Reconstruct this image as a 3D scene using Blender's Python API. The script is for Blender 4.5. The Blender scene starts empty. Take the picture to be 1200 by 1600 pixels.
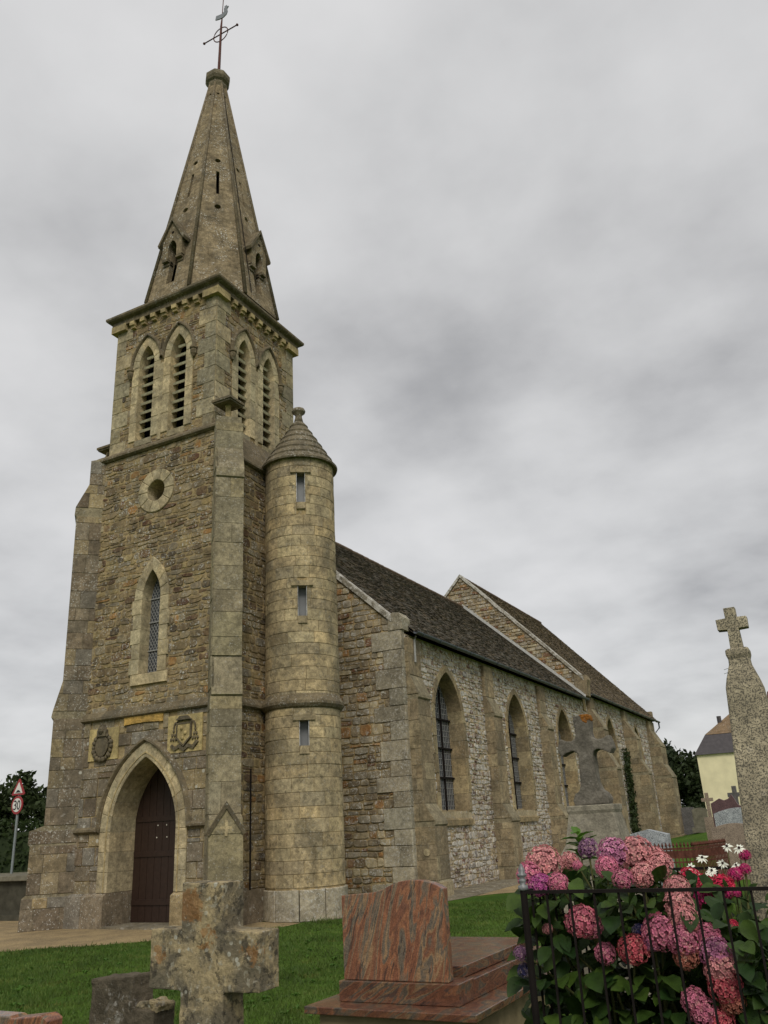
import bpy, bmesh, math, random
import numpy as np
from math import sin, cos, pi, sqrt, radians, atan2, hypot
from mathutils import Vector, Matrix, noise
from mathutils.geometry import tessellate_polygon

random.seed(7)
rng = np.random.default_rng(7)
scene = bpy.context.scene
COL = scene.collection

# ------------------------------------------------------------------ camera
CAM = Vector((11.479, -13.7922, 1.6))
YAW, PITCH, ROLL = 0.4738, 0.3654, -0.0534
fw = Vector((-sin(YAW) * cos(PITCH), cos(YAW) * cos(PITCH), sin(PITCH)))
rt = fw.cross(Vector((0, 0, 1))).normalized()
up = rt.cross(fw)
r2 = cos(ROLL) * rt + sin(ROLL) * up
u2 = -sin(ROLL) * rt + cos(ROLL) * up
cam_data = bpy.data.cameras.new('camera')
cam = bpy.data.objects.new('camera', cam_data)
COL.objects.link(cam)
m = Matrix((r2, u2, -fw)).transposed().to_4x4()
m.translation = CAM
cam.matrix_world = m
cam_data.sensor_fit = 'VERTICAL'
cam_data.sensor_height = 36.0
cam_data.lens = 36.0 * 1292.39 / 1600.0
cam_data.clip_start = 0.1
cam_data.clip_end = 3000.0
scene.camera = cam

# ------------------------------------------------------------------ sky, sun, exposure
SUN_EL, SUN_AZ = radians(44), radians(148)      # azimuth clockwise from +y; a veiled sun before the tower, towards the nave side
world = bpy.data.worlds.new('World')
scene.world = world
world.use_nodes = True
wn, wl = world.node_tree.nodes, world.node_tree.links
wn.clear()
wo = wn.new('ShaderNodeOutputWorld')
bg = wn.new('ShaderNodeBackground')
bg.inputs['Strength'].default_value = 0.1
sky = wn.new('ShaderNodeTexSky')
sky.sky_type = 'NISHITA'
sky.sun_disc = False
sky.sun_elevation = SUN_EL
sky.sun_rotation = SUN_AZ
tc = wn.new('ShaderNodeTexCoord')
sep = wn.new('ShaderNodeSeparateXYZ')
wl.new(tc.outputs['Generated'], sep.inputs[0])
# cloud deck: direction divided by (height + k) so that clouds flatten towards the horizon
zz = wn.new('ShaderNodeMath'); zz.operation = 'ABSOLUTE'; wl.new(sep.outputs['Z'], zz.inputs[0])
za = wn.new('ShaderNodeMath'); za.operation = 'ADD'; za.inputs[1].default_value = 0.26; wl.new(zz.outputs[0], za.inputs[0])
dv = wn.new('ShaderNodeVectorMath'); dv.operation = 'DIVIDE'
cmb = wn.new('ShaderNodeCombineXYZ')
for k in range(3): wl.new(za.outputs[0], cmb.inputs[k])
wl.new(tc.outputs['Generated'], dv.inputs[0]); wl.new(cmb.outputs[0], dv.inputs[1])
mpg = wn.new('ShaderNodeMapping')
mpg.inputs['Location'].default_value = (2.35, 2.1, 0.3)
mpg.inputs['Scale'].default_value = (1.0, 1.0, 0.35)
wl.new(dv.outputs[0], mpg.inputs[0])
n1 = wn.new('ShaderNodeTexNoise'); n1.inputs['Scale'].default_value = 1.3; n1.inputs['Detail'].default_value = 7.0
n1.inputs['Roughness'].default_value = 0.5; n1.inputs['Distortion'].default_value = 0.1
wl.new(mpg.outputs[0], n1.inputs['Vector'])
n2 = wn.new('ShaderNodeTexNoise'); n2.inputs['Scale'].default_value = 4.4; n2.inputs['Detail'].default_value = 8.0
n2.inputs['Roughness'].default_value = 0.5
wl.new(mpg.outputs[0], n2.inputs['Vector'])
mixn = wn.new('ShaderNodeMix'); mixn.data_type = 'FLOAT'; mixn.inputs[0].default_value = 0.32
wl.new(n1.outputs['Fac'], mixn.inputs[2]); wl.new(n2.outputs['Fac'], mixn.inputs[3])
ramp = wn.new('ShaderNodeValToRGB')
cr = ramp.color_ramp
cr.interpolation = 'B_SPLINE'
cr.elements[0].position = 0.34; cr.elements[0].color = (.30,.30,.305,1)
cr.elements[1].position = 0.66; cr.elements[1].color = (.645,.64,.64,1)
e = cr.elements.new(0.44); e.color = (.45,.448,.45,1)
e = cr.elements.new(0.53); e.color = (.53,.53,.53,1)
wl.new(mixn.outputs[0], ramp.inputs[0])
mixc = wn.new('ShaderNodeMix'); mixc.data_type = 'RGBA'; mixc.inputs[0].default_value = 0.94
vsc = wn.new('ShaderNodeVectorMath'); vsc.operation = 'SCALE'; vsc.inputs['Scale'].default_value = 9.2
wl.new(ramp.outputs[0], vsc.inputs[0])
wl.new(sky.outputs[0], mixc.inputs[6]); wl.new(vsc.outputs[0], mixc.inputs[7])
wl.new(mixc.outputs[2], bg.inputs['Color'])
wl.new(bg.outputs[0], wo.inputs['Surface'])

sun_d = bpy.data.lights.new('sun', 'SUN')
sun_d.energy = 1.5
sun_d.angle = radians(25)
sun_d.color = (1.0, 0.95, 0.86)
sun = bpy.data.objects.new('sun', sun_d)
COL.objects.link(sun)
sd = Vector((sin(SUN_AZ) * cos(SUN_EL), cos(SUN_AZ) * cos(SUN_EL), sin(SUN_EL)))
sun.rotation_euler = sd.to_track_quat('Z', 'Y').to_euler()
sun.location = (0, 0, 60)

vs = scene.view_settings
scene.display_settings.display_device = 'sRGB'
vs.view_transform = 'Standard'
vs.look = 'None'
vs.exposure = 0.38
vs.gamma = 1.0
vs.use_curve_mapping = False
scene.render.engine = 'CYCLES'
scene.cycles.max_bounces = 5
scene.cycles.diffuse_bounces = 3
scene.cycles.glossy_bounces = 3
scene.cycles.transmission_bounces = 2
scene.cycles.transparent_max_bounces = 4
scene.cycles.use_denoising = True

# ------------------------------------------------------------------ materials
def S(r, g, b):
    f = lambda c: ((c / 255 + 0.055) / 1.055) ** 2.4 if c > 10 else c / 255 / 12.92
    return (f(r), f(g), f(b))

class NT:
    def __init__(s, name):
        s.m = bpy.data.materials.new(name); s.m.use_nodes = True
        s.n = s.m.node_tree.nodes; s.l = s.m.node_tree.links
        s.b = s.n['Principled BSDF']
        s.pos = None
    def new(s, t, **kw):
        x = s.n.new(t)
        for k, v in kw.items(): setattr(x, k, v)
        return x
    def P(s, sc=(1, 1, 1), obj=False):
        g = s.new('ShaderNodeTexCoord').outputs['Object'] if obj else s.new('ShaderNodeNewGeometry').outputs['Position']
        if sc == (1, 1, 1): return g
        mp = s.new('ShaderNodeMapping'); mp.inputs['Scale'].default_value = sc
        s.l.new(g, mp.inputs[0]); return mp.outputs[0]
    def noise(s, scale, detail=4, rough=0.55, vec=None, dist=0.0):
        x = s.new('ShaderNodeTexNoise'); x.inputs['Scale'].default_value = scale; x.inputs['Detail'].default_value = detail
        x.inputs['Roughness'].default_value = rough; x.inputs['Distortion'].default_value = dist
        if vec is not None: s.l.new(vec, x.inputs['Vector'])
        return x.outputs['Fac']
    def voro(s, scale, vec=None, feature='F1', out='Distance'):
        x = s.new('ShaderNodeTexVoronoi'); x.feature = feature; x.inputs['Scale'].default_value = scale
        if vec is not None: s.l.new(vec, x.inputs['Vector'])
        return x.outputs[out]
    def rampf(s, f, a, b, lo=0.0, hi=1.0):
        x = s.new('ShaderNodeMapRange'); x.interpolation_type = 'SMOOTHSTEP'
        x.inputs['From Min'].default_value = a; x.inputs['From Max'].default_value = b
        x.inputs['To Min'].default_value = lo; x.inputs['To Max'].default_value = hi
        s.l.new(f, x.inputs['Value']); return x.outputs['Result']
    def lin(s, f, a, b, lo, hi):
        x = s.new('ShaderNodeMapRange')
        x.inputs['From Min'].default_value = a; x.inputs['From Max'].default_value = b
        x.inputs['To Min'].default_value = lo; x.inputs['To Max'].default_value = hi
        s.l.new(f, x.inputs['Value']); return x.outputs['Result']
    def mix(s, fac, a, b, blend='MIX'):
        x = s.new('ShaderNodeMix'); x.data_type = 'RGBA'; x.blend_type = blend
        for sock, v in ((x.inputs[0], fac), (x.inputs[6], a), (x.inputs[7], b)):
            if isinstance(v, (int, float)): sock.default_value = v
            elif isinstance(v, tuple): sock.default_value = (*v[:3], 1)
            else: s.l.new(v, sock)
        return x.outputs[2]
    def math(s, op, a, b):
        x = s.new('ShaderNodeMath'); x.operation = op
        for sock, v in ((x.inputs[0], a), (x.inputs[1], b)):
            if isinstance(v, (int, float)): sock.default_value = v
            else: s.l.new(v, sock)
        return x.outputs[0]
    def scale(s, c, f):
        cb = s.new('ShaderNodeCombineColor')
        for k in range(3): s.l.new(f, cb.inputs[k])
        return s.mix(1.0, c, cb.outputs[0], 'MULTIPLY')
    def bump(s, h, strength=0.3, dist=0.02):
        x = s.new('ShaderNodeBump'); x.inputs['Strength'].default_value = strength; x.inputs['Distance'].default_value = dist
        s.l.new(h, x.inputs['Height']); s.l.new(x.outputs[0], s.b.inputs['Normal'])
    def attr(s, name='Col'):
        x = s.new('ShaderNodeVertexColor'); x.layer_name = name; return x.outputs['Color']
    def out(s, col, rough=0.9, spec=0.25, metal=0.0):
        if isinstance(col, tuple): s.b.inputs['Base Color'].default_value = (*col[:3], 1)
        else: s.l.new(col, s.b.inputs['Base Color'])
        if isinstance(rough, (int, float)): s.b.inputs['Roughness'].default_value = rough
        else: s.l.new(rough, s.b.inputs['Roughness'])
        s.b.inputs['Specular IOR Level'].default_value = spec
        s.b.inputs['Metallic'].default_value = metal
        return s.m

def stone_mat(name, base=None, white=0.3, dark=0.4, orange=0.08, wscale=7.0, bump=0.5, grain=45, obj=False, streak=True, wthr=0.60, spotty=0.0, blotch=1.0, courses=0.0, smear=None, crust=0.0):
    t = NT(name)
    p = t.P(obj=obj)
    c = t.attr() if base is None else base
    if isinstance(c, tuple): c = t.mix(0.0, c, c)
    if smear:
        sm = t.rampf(t.noise(4.2, 6, 0.7, p, 0.3), 0.44, 0.60)
        c = t.mix(t.math('MULTIPLY', sm, smear[1]), c, smear[0])
    c = t.scale(c, t.lin(t.noise(2.3, 5, 0.65, p), 0.3, 0.7, 1 - 0.34 * blotch, 1 + 0.30 * blotch))
    c = t.scale(c, t.lin(t.noise(10.5, 5, 0.7, p), 0.3, 0.7, 1 - 0.36 * blotch, 1 + 0.34 * blotch))
    c = t.scale(c, t.lin(t.noise(grain, 4, 0.7, p), 0.25, 0.75, 0.70, 1.28))
    if courses:
        w = t.new('ShaderNodeTexBrick'); w.inputs['Scale'].default_value = 1.0; w.inputs['Mortar Size'].default_value = 0.012; w.inputs['Brick Width'].default_value = 0.55; w.inputs['Row Height'].default_value = 0.3
        w.inputs['Color1'].default_value = (1.08, 1.08, 1.08, 1); w.inputs['Color2'].default_value = (0.9, 0.9, 0.9, 1); w.inputs['Mortar'].default_value = (0.72, 0.72, 0.72, 1)
        sx = t.new('ShaderNodeSeparateXYZ'); t.l.new(p, sx.inputs[0]); cx = t.new('ShaderNodeCombineXYZ'); t.l.new(t.math('ADD', sx.outputs[0], sx.outputs[1]), cx.inputs[0]); t.l.new(sx.outputs[2], cx.inputs[1]); t.l.new(cx.outputs[0], w.inputs['Vector'])
        c = t.mix(courses, c, w.outputs['Color'], 'MULTIPLY')
    if dark:
        sv = t.P((0.9, 0.9, 0.30), obj=obj) if streak else p
        d = t.rampf(t.noise(1.7, 6, 0.66, sv), 0.47, 0.66)
        c = t.mix(t.math('MULTIPLY', d, dark * 0.8), c, (0.085, 0.078, 0.062))
        d2 = t.rampf(t.noise(11, 5, 0.7, p), 0.55, 0.68)
        c = t.mix(t.math('MULTIPLY', d2, dark * 0.6), c, (0.065, 0.060, 0.048))
    if crust:
        k1 = t.rampf(t.noise(1.9, 9, 0.74, p, 0.5), 0.48, 0.58)
        c = t.mix(t.math('MULTIPLY', k1, crust), c, S(98, 91, 73))
        k2 = t.rampf(t.noise(9.5, 7, 0.72, p, 0.3), 0.52, 0.63)
        c = t.mix(t.math('MULTIPLY', k2, crust), c, S(84, 78, 62))
    if orange:
        o = t.rampf(t.noise(5.5, 5, 0.72, p, 0.4), 0.62, 0.70)
        c = t.mix(t.math('MULTIPLY', o, orange), c, (0.33, 0.16, 0.035))
    if white:
        w = t.rampf(t.noise(wscale, 6, 0.72, p, 0.2), wthr - 0.03, wthr + 0.04)
        c = t.mix(t.math('MULTIPLY', w, white), c, (0.52, 0.50, 0.45))
        w2 = t.rampf(t.noise(24, 3, 0.62, p), 0.585, 0.63)
        w3 = t.rampf(t.noise(1.9, 3, 0.6, p), 0.45, 0.60)
        c = t.mix(t.math('MULTIPLY', t.math('MULTIPLY', w2, w3), min(0.95, white * 1.5)), c, (0.56, 0.55, 0.50))
    if spotty:
        v = t.voro(3.4, p)
        keep = t.rampf(t.noise(1.3, 2, 0.5, p), 0.45, 0.6)
        v2 = t.rampf(v, 0.10, 0.16, 1.0, 0.0)
        c = t.mix(t.math('MULTIPLY', t.math('MULTIPLY', v2, keep), spotty), c, (0.52, 0.51, 0.44))
        v3 = t.rampf(t.voro(17.0, p), 0.12, 0.22, 1.0, 0.0)
        k3 = t.rampf(t.noise(2.3, 2, 0.5, p), 0.42, 0.58)
        c = t.mix(t.math('MULTIPLY', t.math('MULTIPLY', v3, k3), spotty), c, (0.56, 0.55, 0.5))
    h = t.math('ADD', t.noise(26, 6, 0.75, p), t.math('MULTIPLY', t.noise(5, 3, 0.6, p), 0.9))
    t.bump(h, bump, 0.03)
    return t.out(c, 0.93, 0.15)

M = {}
M['rubble'] = stone_mat('tower_rubble', white=0.7, dark=0.3, orange=0.16, wscale=9, wthr=0.605, smear=(S(150, 132, 98), 0.5))
M['rubble_nave'] = stone_mat('nave_rubble', white=0.9, dark=0.22, orange=0.08, wscale=8, wthr=0.52, smear=(S(172, 156, 126), 0.32))
M['rubble_west'] = stone_mat('west_rubble', white=0.7, dark=0.2, orange=0.3, wscale=7.5, wthr=0.57, smear=(S(174, 159, 128), 0.28))
M['ashlar'] = stone_mat('dressed_stone', white=0.25, dark=0.4, orange=0.06, wscale=10, wthr=0.62, crust=0.4)
M['ashlar_low'] = stone_mat('lower_dressed_stone', white=0.35, dark=0.5, orange=0.06, wscale=5, wthr=0.63, spotty=0.75)
M['quoin'] = stone_mat('granite_quoin', white=0.6, dark=0.3, orange=0.05, wscale=18, wthr=0.57)
M['turret'] = stone_mat('turret_limestone', white=0.16, dark=0.45, orange=0.04, wscale=9, wthr=0.62, crust=0.5)
M['butt'] = stone_mat('buttress_stone', white=0.14, dark=0.4, orange=0.05, wscale=9, wthr=0.63, crust=0.4)
M['frame'] = stone_mat('cream_limestone', white=0.14, dark=0.35, orange=0.06, wscale=12, wthr=0.62, crust=0.3)
M['spire'] = stone_mat('spire_stone', base=S(134, 120, 95), white=0.8, dark=0.45, orange=0.35, wscale=8, wthr=0.655, courses=0.95, blotch=1.3)
M['mould'] = stone_mat('moulding_stone', base=S(112, 101, 80), white=0.3, dark=0.6, orange=0.05, wscale=9, wthr=0.62)
M['corn'] = stone_mat('cornice_stone', base=S(176, 158, 116), white=0.15, dark=0.55, orange=0.05, wscale=9, wthr=0.63)
M['mortar'] = stone_mat('lime_mortar', base=S(158, 139, 102), white=0.25, dark=0.35, orange=0.05, wscale=9, wthr=0.6, bump=0.8)
M['mortar_nave'] = stone_mat('nave_mortar', base=S(178, 163, 132), white=0.4, dark=0.35, orange=0.04, wscale=9, wthr=0.58, bump=0.8)
M['cone'] = stone_mat('turret_roof_stone', base=S(112, 103, 84), white=0.45, dark=0.5, orange=0.05, wscale=14, wthr=0.6)
M['coping'] = stone_mat('coping_stone', base=S(140, 134, 120), white=0.9, dark=0.5, orange=0.15, wscale=3.2, wthr=0.50)
M['plaque'] = stone_mat('carved_plaque', base=S(178, 160, 112), white=0.1, dark=0.4, orange=0.05, wscale=9, wthr=0.63)
M['carv1'] = stone_mat('weathered_carving', base=S(110, 100, 80), white=0.1, dark=0.6, orange=0.0, wscale=9, wthr=0.63, bump=0.9)
M['tablet'] = stone_mat('yellow_tablet', base=S(196, 160, 90), white=0.1, dark=0.35, orange=0.15, wscale=9, wthr=0.63, bump=1.0)
M['oldcross'] = stone_mat('lichened_cross_stone', base=S(140, 130, 106), white=0.8, dark=0.85, orange=0.8, wscale=20, wthr=0.565, bump=0.7, streak=False, blotch=1.2, grain=90)
def old_cross():
    t = NT('lichened_cross_stone'); p = t.P(); q = t.P(obj=True)
    c = t.mix(t.rampf(t.noise(5, 5, 0.65, p), 0.4, 0.62), S(166, 150, 116), S(134, 124, 102))
    c = t.scale(c, t.lin(t.noise(60, 4, 0.7, p), 0.3, 0.7, 0.74, 1.24))
    c = t.mix(t.math('MULTIPLY', t.rampf(t.noise(6.5, 7, 0.7, p, 0.4), 0.45, 0.56), 0.7), c, S(92, 87, 76))
    c = t.mix(t.math('MULTIPLY', t.rampf(t.noise(17, 6, 0.7, p, 0.2), 0.54, 0.60), 0.7), c, S(60, 57, 51))
    c = t.mix(t.math('MULTIPLY', t.rampf(t.noise(24, 5, 0.65, p, 0.3), 0.58, 0.63), 0.6), c, S(168, 163, 146))
    vd = t.voro(22, p); c = t.mix(t.math('MULTIPLY', t.math('MULTIPLY', t.rampf(vd, 0.2, 0.26, 1, 0), t.rampf(t.noise(4, 2, 0.5, p), 0.48, 0.58)), 0.8), c, S(184, 182, 168))
    for cen, rad in (((-0.075, -0.08, 1.31), 0.085), ((-0.26, -0.08, 1.13), 0.035), ((0.03, -0.08, 1.18), 0.03), ((0.27, -0.08, 1.12), 0.03)):
        vm = t.new('ShaderNodeVectorMath'); vm.operation = 'DISTANCE'; t.l.new(q, vm.inputs[0]); vm.inputs[1].default_value = cen
        d = t.math('ADD', vm.outputs['Value'], t.math('MULTIPLY', t.math('SUBTRACT', t.noise(16, 5, 0.7, p), 0.5), 0.28))
        c = t.mix(t.math('MULTIPLY', t.rampf(d, rad * 0.75, rad, 1, 0), 0.5), c, S(146, 98, 46))
    t.bump(t.math('ADD', t.noise(40, 6, 0.75, p), t.noise(9, 4, 0.6, p)), 0.6, 0.02)
    return t.out(c, 0.95, 0.1)
M['oldcross'] = old_cross()
M['oldstone'] = stone_mat('dark_lichened_stone', base=S(96, 88, 74), white=0.45, dark=0.8, orange=0.2, wscale=11, wthr=0.60, bump=0.8, streak=False)
M['greycross'] = stone_mat('grey_limestone', base=S(112, 107, 97), white=0.10, dark=0.75, orange=0.0, wscale=9, wthr=0.62)
M['pedestal'] = stone_mat('pale_grey_pedestal', base=S(142, 136, 120), white=0.1, dark=0.5, orange=0.0, wscale=9, wthr=0.62)
M['ledge'] = stone_mat('concrete_strip', base=S(120, 112, 94), white=0.3, dark=0.4, orange=0.0, wscale=5, wthr=0.58)

def granite(name, base, dark, light, scale=55, rough=0.45):
    t = NT(name); p = t.P()
    v = t.voro(scale, p, 'F1', 'Color')
    sp = t.new('ShaderNodeSeparateColor'); t.l.new(v, sp.inputs[0])
    c = t.mix(t.rampf(sp.outputs[0], 0.62, 0.70), base, dark)
    c = t.mix(t.math('MULTIPLY', t.rampf(sp.outputs[1], 0.7, 0.78), 0.8), c, light)
    c = t.scale(c, t.lin(t.noise(4, 5, 0.6, p), 0.3, 0.7, 0.78, 1.2))
    return t.out(c, rough, 0.4)
M['obelisk'] = stone_mat('speckled_granite', base=S(164, 154, 130), white=0.12, dark=0.2, orange=0.05, wscale=12, wthr=0.62, bump=0.3, streak=False)
def add_speckle(m, scale, lo, hi, col, amount):
    nt = m.node_tree; b = nt.nodes['Principled BSDF']; src = b.inputs['Base Color'].links[0].from_socket
    g = nt.nodes.new('ShaderNodeNewGeometry')
    n = nt.nodes.new('ShaderNodeTexNoise'); n.inputs['Scale'].default_value = scale; n.inputs['Detail'].default_value = 3; n.inputs['Roughness'].default_value = 0.6
    nt.links.new(g.outputs['Position'], n.inputs['Vector'])
    r = nt.nodes.new('ShaderNodeMapRange'); r.inputs['From Min'].default_value = lo; r.inputs['From Max'].default_value = hi; r.inputs['To Max'].default_value = amount
    nt.links.new(n.outputs['Fac'], r.inputs['Value'])
    x = nt.nodes.new('ShaderNodeMix'); x.data_type = 'RGBA'; x.inputs[7].default_value = (*col, 1)
    nt.links.new(r.outputs[0], x.inputs[0]); nt.links.new(src, x.inputs[6]); nt.links.new(x.outputs[2], b.inputs['Base Color'])
add_speckle(M['obelisk'], 105, 0.50, 0.545, (0.06, 0.058, 0.05), 0.8)
M['granite_grey'] = granite('grey_granite', S(150, 155, 158), S(95, 100, 104), S(190, 194, 196), 90)
M['granite_tan'] = granite('tan_granite', S(140, 124, 108), S(105, 92, 80), S(165, 150, 132), 90)
M['granite_dark'] = granite('dark_granite', S(92, 90, 88), S(62, 60, 60), S(120, 118, 116), 90)
M['granite_plum'] = granite('plum_granite', S(92, 68, 70), S(66, 48, 50), S(112, 86, 86), 90)

# veined, polished pink granite
def veined(name='pink_veined_granite', ang=-17, sc=(7.0, 3.0, 1.15), mul=1.0):
    t = NT(name); g = t.P(obj=True)
    rot = t.new('ShaderNodeMapping'); rot.inputs['Rotation'].default_value = (0, radians(ang), 0); t.l.new(g, rot.inputs[0])
    warp = t.new('ShaderNodeMapping'); warp.inputs['Scale'].default_value = sc
    t.l.new(rot.outputs[0], warp.inputs[0]); p = warp.outputs[0]
    n = t.noise(1.0, 4, 0.5, p, 1.6)
    r = t.new('ShaderNodeValToRGB'); el = r.color_ramp.elements
    el[0].position = 0.28; el[0].color = (*S(72, 56, 50), 1)
    el[1].position = 0.72; el[1].color = (*S(104, 94, 82), 1)
    for po, c in ((0.36, S(134, 88, 66)), (0.42, S(110, 76, 62)), (0.47, S(150, 102, 74)), (0.51, S(112, 98, 84)), (0.545, S(100, 92, 82)), (0.58, S(150, 122, 92)), (0.63, S(126, 84, 64))):
        e = el.new(po); e.color = (*c, 1)
    t.l.new(n, r.inputs[0])
    c = r.outputs[0]
    v = t.voro(170, g, 'F1', 'Color'); sp = t.new('ShaderNodeSeparateColor'); t.l.new(v, sp.inputs[0])
    c = t.scale(c, t.lin(sp.outputs[0], 0, 1, 0.72 * mul, 1.26 * mul))
    c = t.scale(c, t.lin(t.noise(22, 4, 0.7, g), 0.3, 0.7, 0.82, 1.16))
    fine = t.rampf(t.noise(3.6, 4, 0.55, p, 1.2), 0.60, 0.66)
    c = t.mix(t.math('MULTIPLY', fine, 0.75), c, S(62, 54, 52))
    return t.out(c, 0.26, 0.45)
M['veined'] = veined()
M['veined_base'] = veined('dark_veined_granite', -62, (6.0, 2.0, 1.4), 0.6)

def simple(name, col, rough=0.7, spec=0.3, metal=0.0, nscale=12, amp=0.25, bump=0.0):
    t = NT(name); p = t.P()
    c = t.mix(0.0, col, col)
    c = t.scale(c, t.lin(t.noise(nscale, 5, 0.6, p), 0.3, 0.7, 1 - amp, 1 + amp))
    if bump: t.bump(t.noise(nscale * 3, 4, 0.6, p), bump, 0.01)
    return t.out(c, rough, spec, metal)
M['door'] = simple('dark_brown_paint', S(48, 34, 27), 0.5, 0.35, amp=0.2)
M['paper'] = simple('small_white_marks', S(200, 195, 180), 0.8)
M['iron'] = simple('dark_iron', S(30, 26, 24), 0.9, 0.12, 0.0)
M['rust'] = simple('rusted_iron', S(92, 56, 46), 0.85, 0.2, 0.1, 8, 0.4, 0.4)
M['rod'] = simple('rusty_rod', S(88, 54, 46), 0.7, 0.3, 0.2)
M['cock'] = simple('pale_metal', S(130, 134, 138), 0.5, 0.4, 0.4)
M['zinc'] = simple('grey_zinc', S(92, 98, 104), 0.5, 0.4, 0.5, 5, 0.25)
M['lead'] = simple('lead_strip', S(150, 150, 146), 0.6, 0.3, 0.2)
M['fin'] = simple('grey_painted_iron', S(120, 122, 122), 0.5, 0.4, 0.3, 40, 0.4)
M['louvre'] = simple('weathered_louvre', S(198, 190, 166), 0.85, 0.2, 0, 14, 0.3)
M['ridge'] = simple('grey_brown_ridge', S(98, 84, 70), 0.9, 0.15, 0, 4, 0.35)
M['black'] = simple('interior_shade', (0.012, 0.011, 0.010), 1.0, 0.0)  # near-black that paints the shade behind openings
M['glass'] = simple('dark_leaded_glass', S(58, 62, 68), 0.22, 0.5, 0, 3, 0.35)
M['slit'] = simple('grey_slit_glass', S(112, 114, 116), 0.45, 0.4, 0, 3, 0.2)
M['mesh'] = simple('window_lattice', S(150, 150, 148), 0.6, 0.3, 0.2)
M['plaster'] = simple('yellow_render', S(226, 216, 178), 0.9, 0.1, 0, 1.5, 0.10)
M['houseslate'] = simple('dark_house_slate', S(76, 72, 74), 0.7, 0.3, 0, 4, 0.2)
M['houseroof'] = stone_mat('mossy_house_roof', base=S(124, 104, 80), white=0.2, dark=0.4, orange=0.8, wscale=4, wthr=0.6)
M['tilebrown'] = simple('brown_tiles', S(88, 62, 52), 0.85, 0.2, 0, 6, 0.3)
M['signred'] = simple('sign_red', S(150, 48, 54), 0.5, 0.4, 0, 3, 0.05)
M['signwhite'] = simple('sign_white', S(214, 214, 208), 0.5, 0.4, 0, 3, 0.05)
M['signblack'] = simple('sign_black', S(30, 30, 32), 0.5, 0.4, 0, 3, 0.05)
M['pole'] = simple('galvanised_pole', S(140, 148, 150), 0.5, 0.4, 0.4, 5, 0.1)
M['bark'] = simple('tree_bark', S(74, 62, 50), 0.95, 0.1, 0, 10, 0.4, 0.5)
M['terracotta'] = simple('brick_red_pot', S(120, 66, 56), 0.85, 0.2, 0, 8, 0.2)
M['concrete'] = simple('dull_concrete', S(112, 108, 94), 0.95, 0.1, 0, 6, 0.3, 0.4)
M['concrete_dk'] = simple('dark_concrete', S(74, 72, 62), 0.95, 0.1, 0, 4, 0.35, 0.4)
M['concrete_yl'] = simple('pale_base_concrete', S(138, 126, 96), 0.95, 0.1, 0, 6, 0.25, 0.4)

def slate_mat():
    t = NT('roof_slates'); p = t.P()
    c = t.attr()
    c = t.scale(c, t.lin(t.noise(2.0, 5, 0.65, p), 0.3, 0.7, 0.6, 1.35))
    o = t.rampf(t.noise(1.1, 5, 0.7, p), 0.58, 0.74)
    c = t.mix(t.math('MULTIPLY', o, 0.45), c, S(112, 84, 52))
    w = t.rampf(t.noise(9, 5, 0.7, p), 0.64, 0.70)
    c = t.mix(t.math('MULTIPLY', w, 0.4), c, S(150, 148, 138))
    t.bump(t.noise(30, 4, 0.7, p), 0.4, 0.02)
    return t.out(c, 0.9, 0.15)
M['slate'] = slate_mat()

def leaf_mat(name, col, col2, trans=0.25, rough=0.5, vein=False, patchy=False):
    t = NT(name)
    oi = t.new('ShaderNodeObjectInfo')
    p = t.P()
    f = t.math('ADD', t.math('MULTIPLY', oi.outputs['Random'], 0.6), t.math('MULTIPLY', t.noise(2.6, 3, 0.6, p), 0.7))
    c = t.mix(t.rampf(f, 0.35, 1.0), col, col2)
    c = t.scale(c, t.lin(t.noise(30, 3, 0.6, p), 0.3, 0.7, 0.8, 1.2))
    if patchy:
        c = t.scale(c, t.lin(t.noise(0.9, 4, 0.6, p), 0.3, 0.7, 0.62, 1.3))
        c = t.mix(t.math('MULTIPLY', t.rampf(t.noise(1.9, 5, 0.65, p), 0.54, 0.70), 0.55), c, S(118, 118, 58))
        c = t.mix(t.math('MULTIPLY', t.rampf(t.noise(7, 4, 0.6, p), 0.56, 0.66), 0.5), c, S(48, 78, 34))
    t.out(c, rough, 0.25)
    if vein:
        w = t.new('ShaderNodeTexWave'); w.bands_direction = 'DIAGONAL'; w.inputs['Scale'].default_value = 14; w.inputs['Distortion'].default_value = 1.0
        t.l.new(t.P(obj=True), w.inputs['Vector']); t.bump(w.outputs['Fac'], 0.25, 0.006)
    tr = t.new('ShaderNodeBsdfTranslucent'); t.l.new(c, tr.inputs['Color'])
    mx = t.new('ShaderNodeMixShader'); mx.inputs[0].default_value = trans
    t.l.new(t.b.outputs[0], mx.inputs[1]); t.l.new(tr.outputs[0], mx.inputs[2])
    t.l.new(mx.outputs[0], t.n['Material Output'].inputs['Surface'])
    return t.m
M['leaf'] = leaf_mat('hydrangea_leaf', S(30, 52, 20), S(66, 88, 30), 0.15, 0.5, True)
M['treeleaf'] = leaf_mat('tree_leaf', S(44, 58, 28), S(74, 88, 42), 0.2, 0.7)
M['treeleaf_dk'] = leaf_mat('dark_tree_leaf', S(36, 48, 28), S(58, 70, 38), 0.15, 0.7)
M['ivy'] = leaf_mat('ivy_leaf', S(40, 50, 28), S(66, 78, 38), 0.15, 0.6)
M['fern'] = leaf_mat('bright_leaf', S(66, 100, 34), S(96, 130, 48), 0.3, 0.5)
M['grass'] = leaf_mat('grass_blade', S(60, 86, 36), S(94, 114, 50), 0.3, 0.65, False, True)
M['stem'] = simple('green_stem', S(84, 86, 50), 0.8, 0.2)

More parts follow.
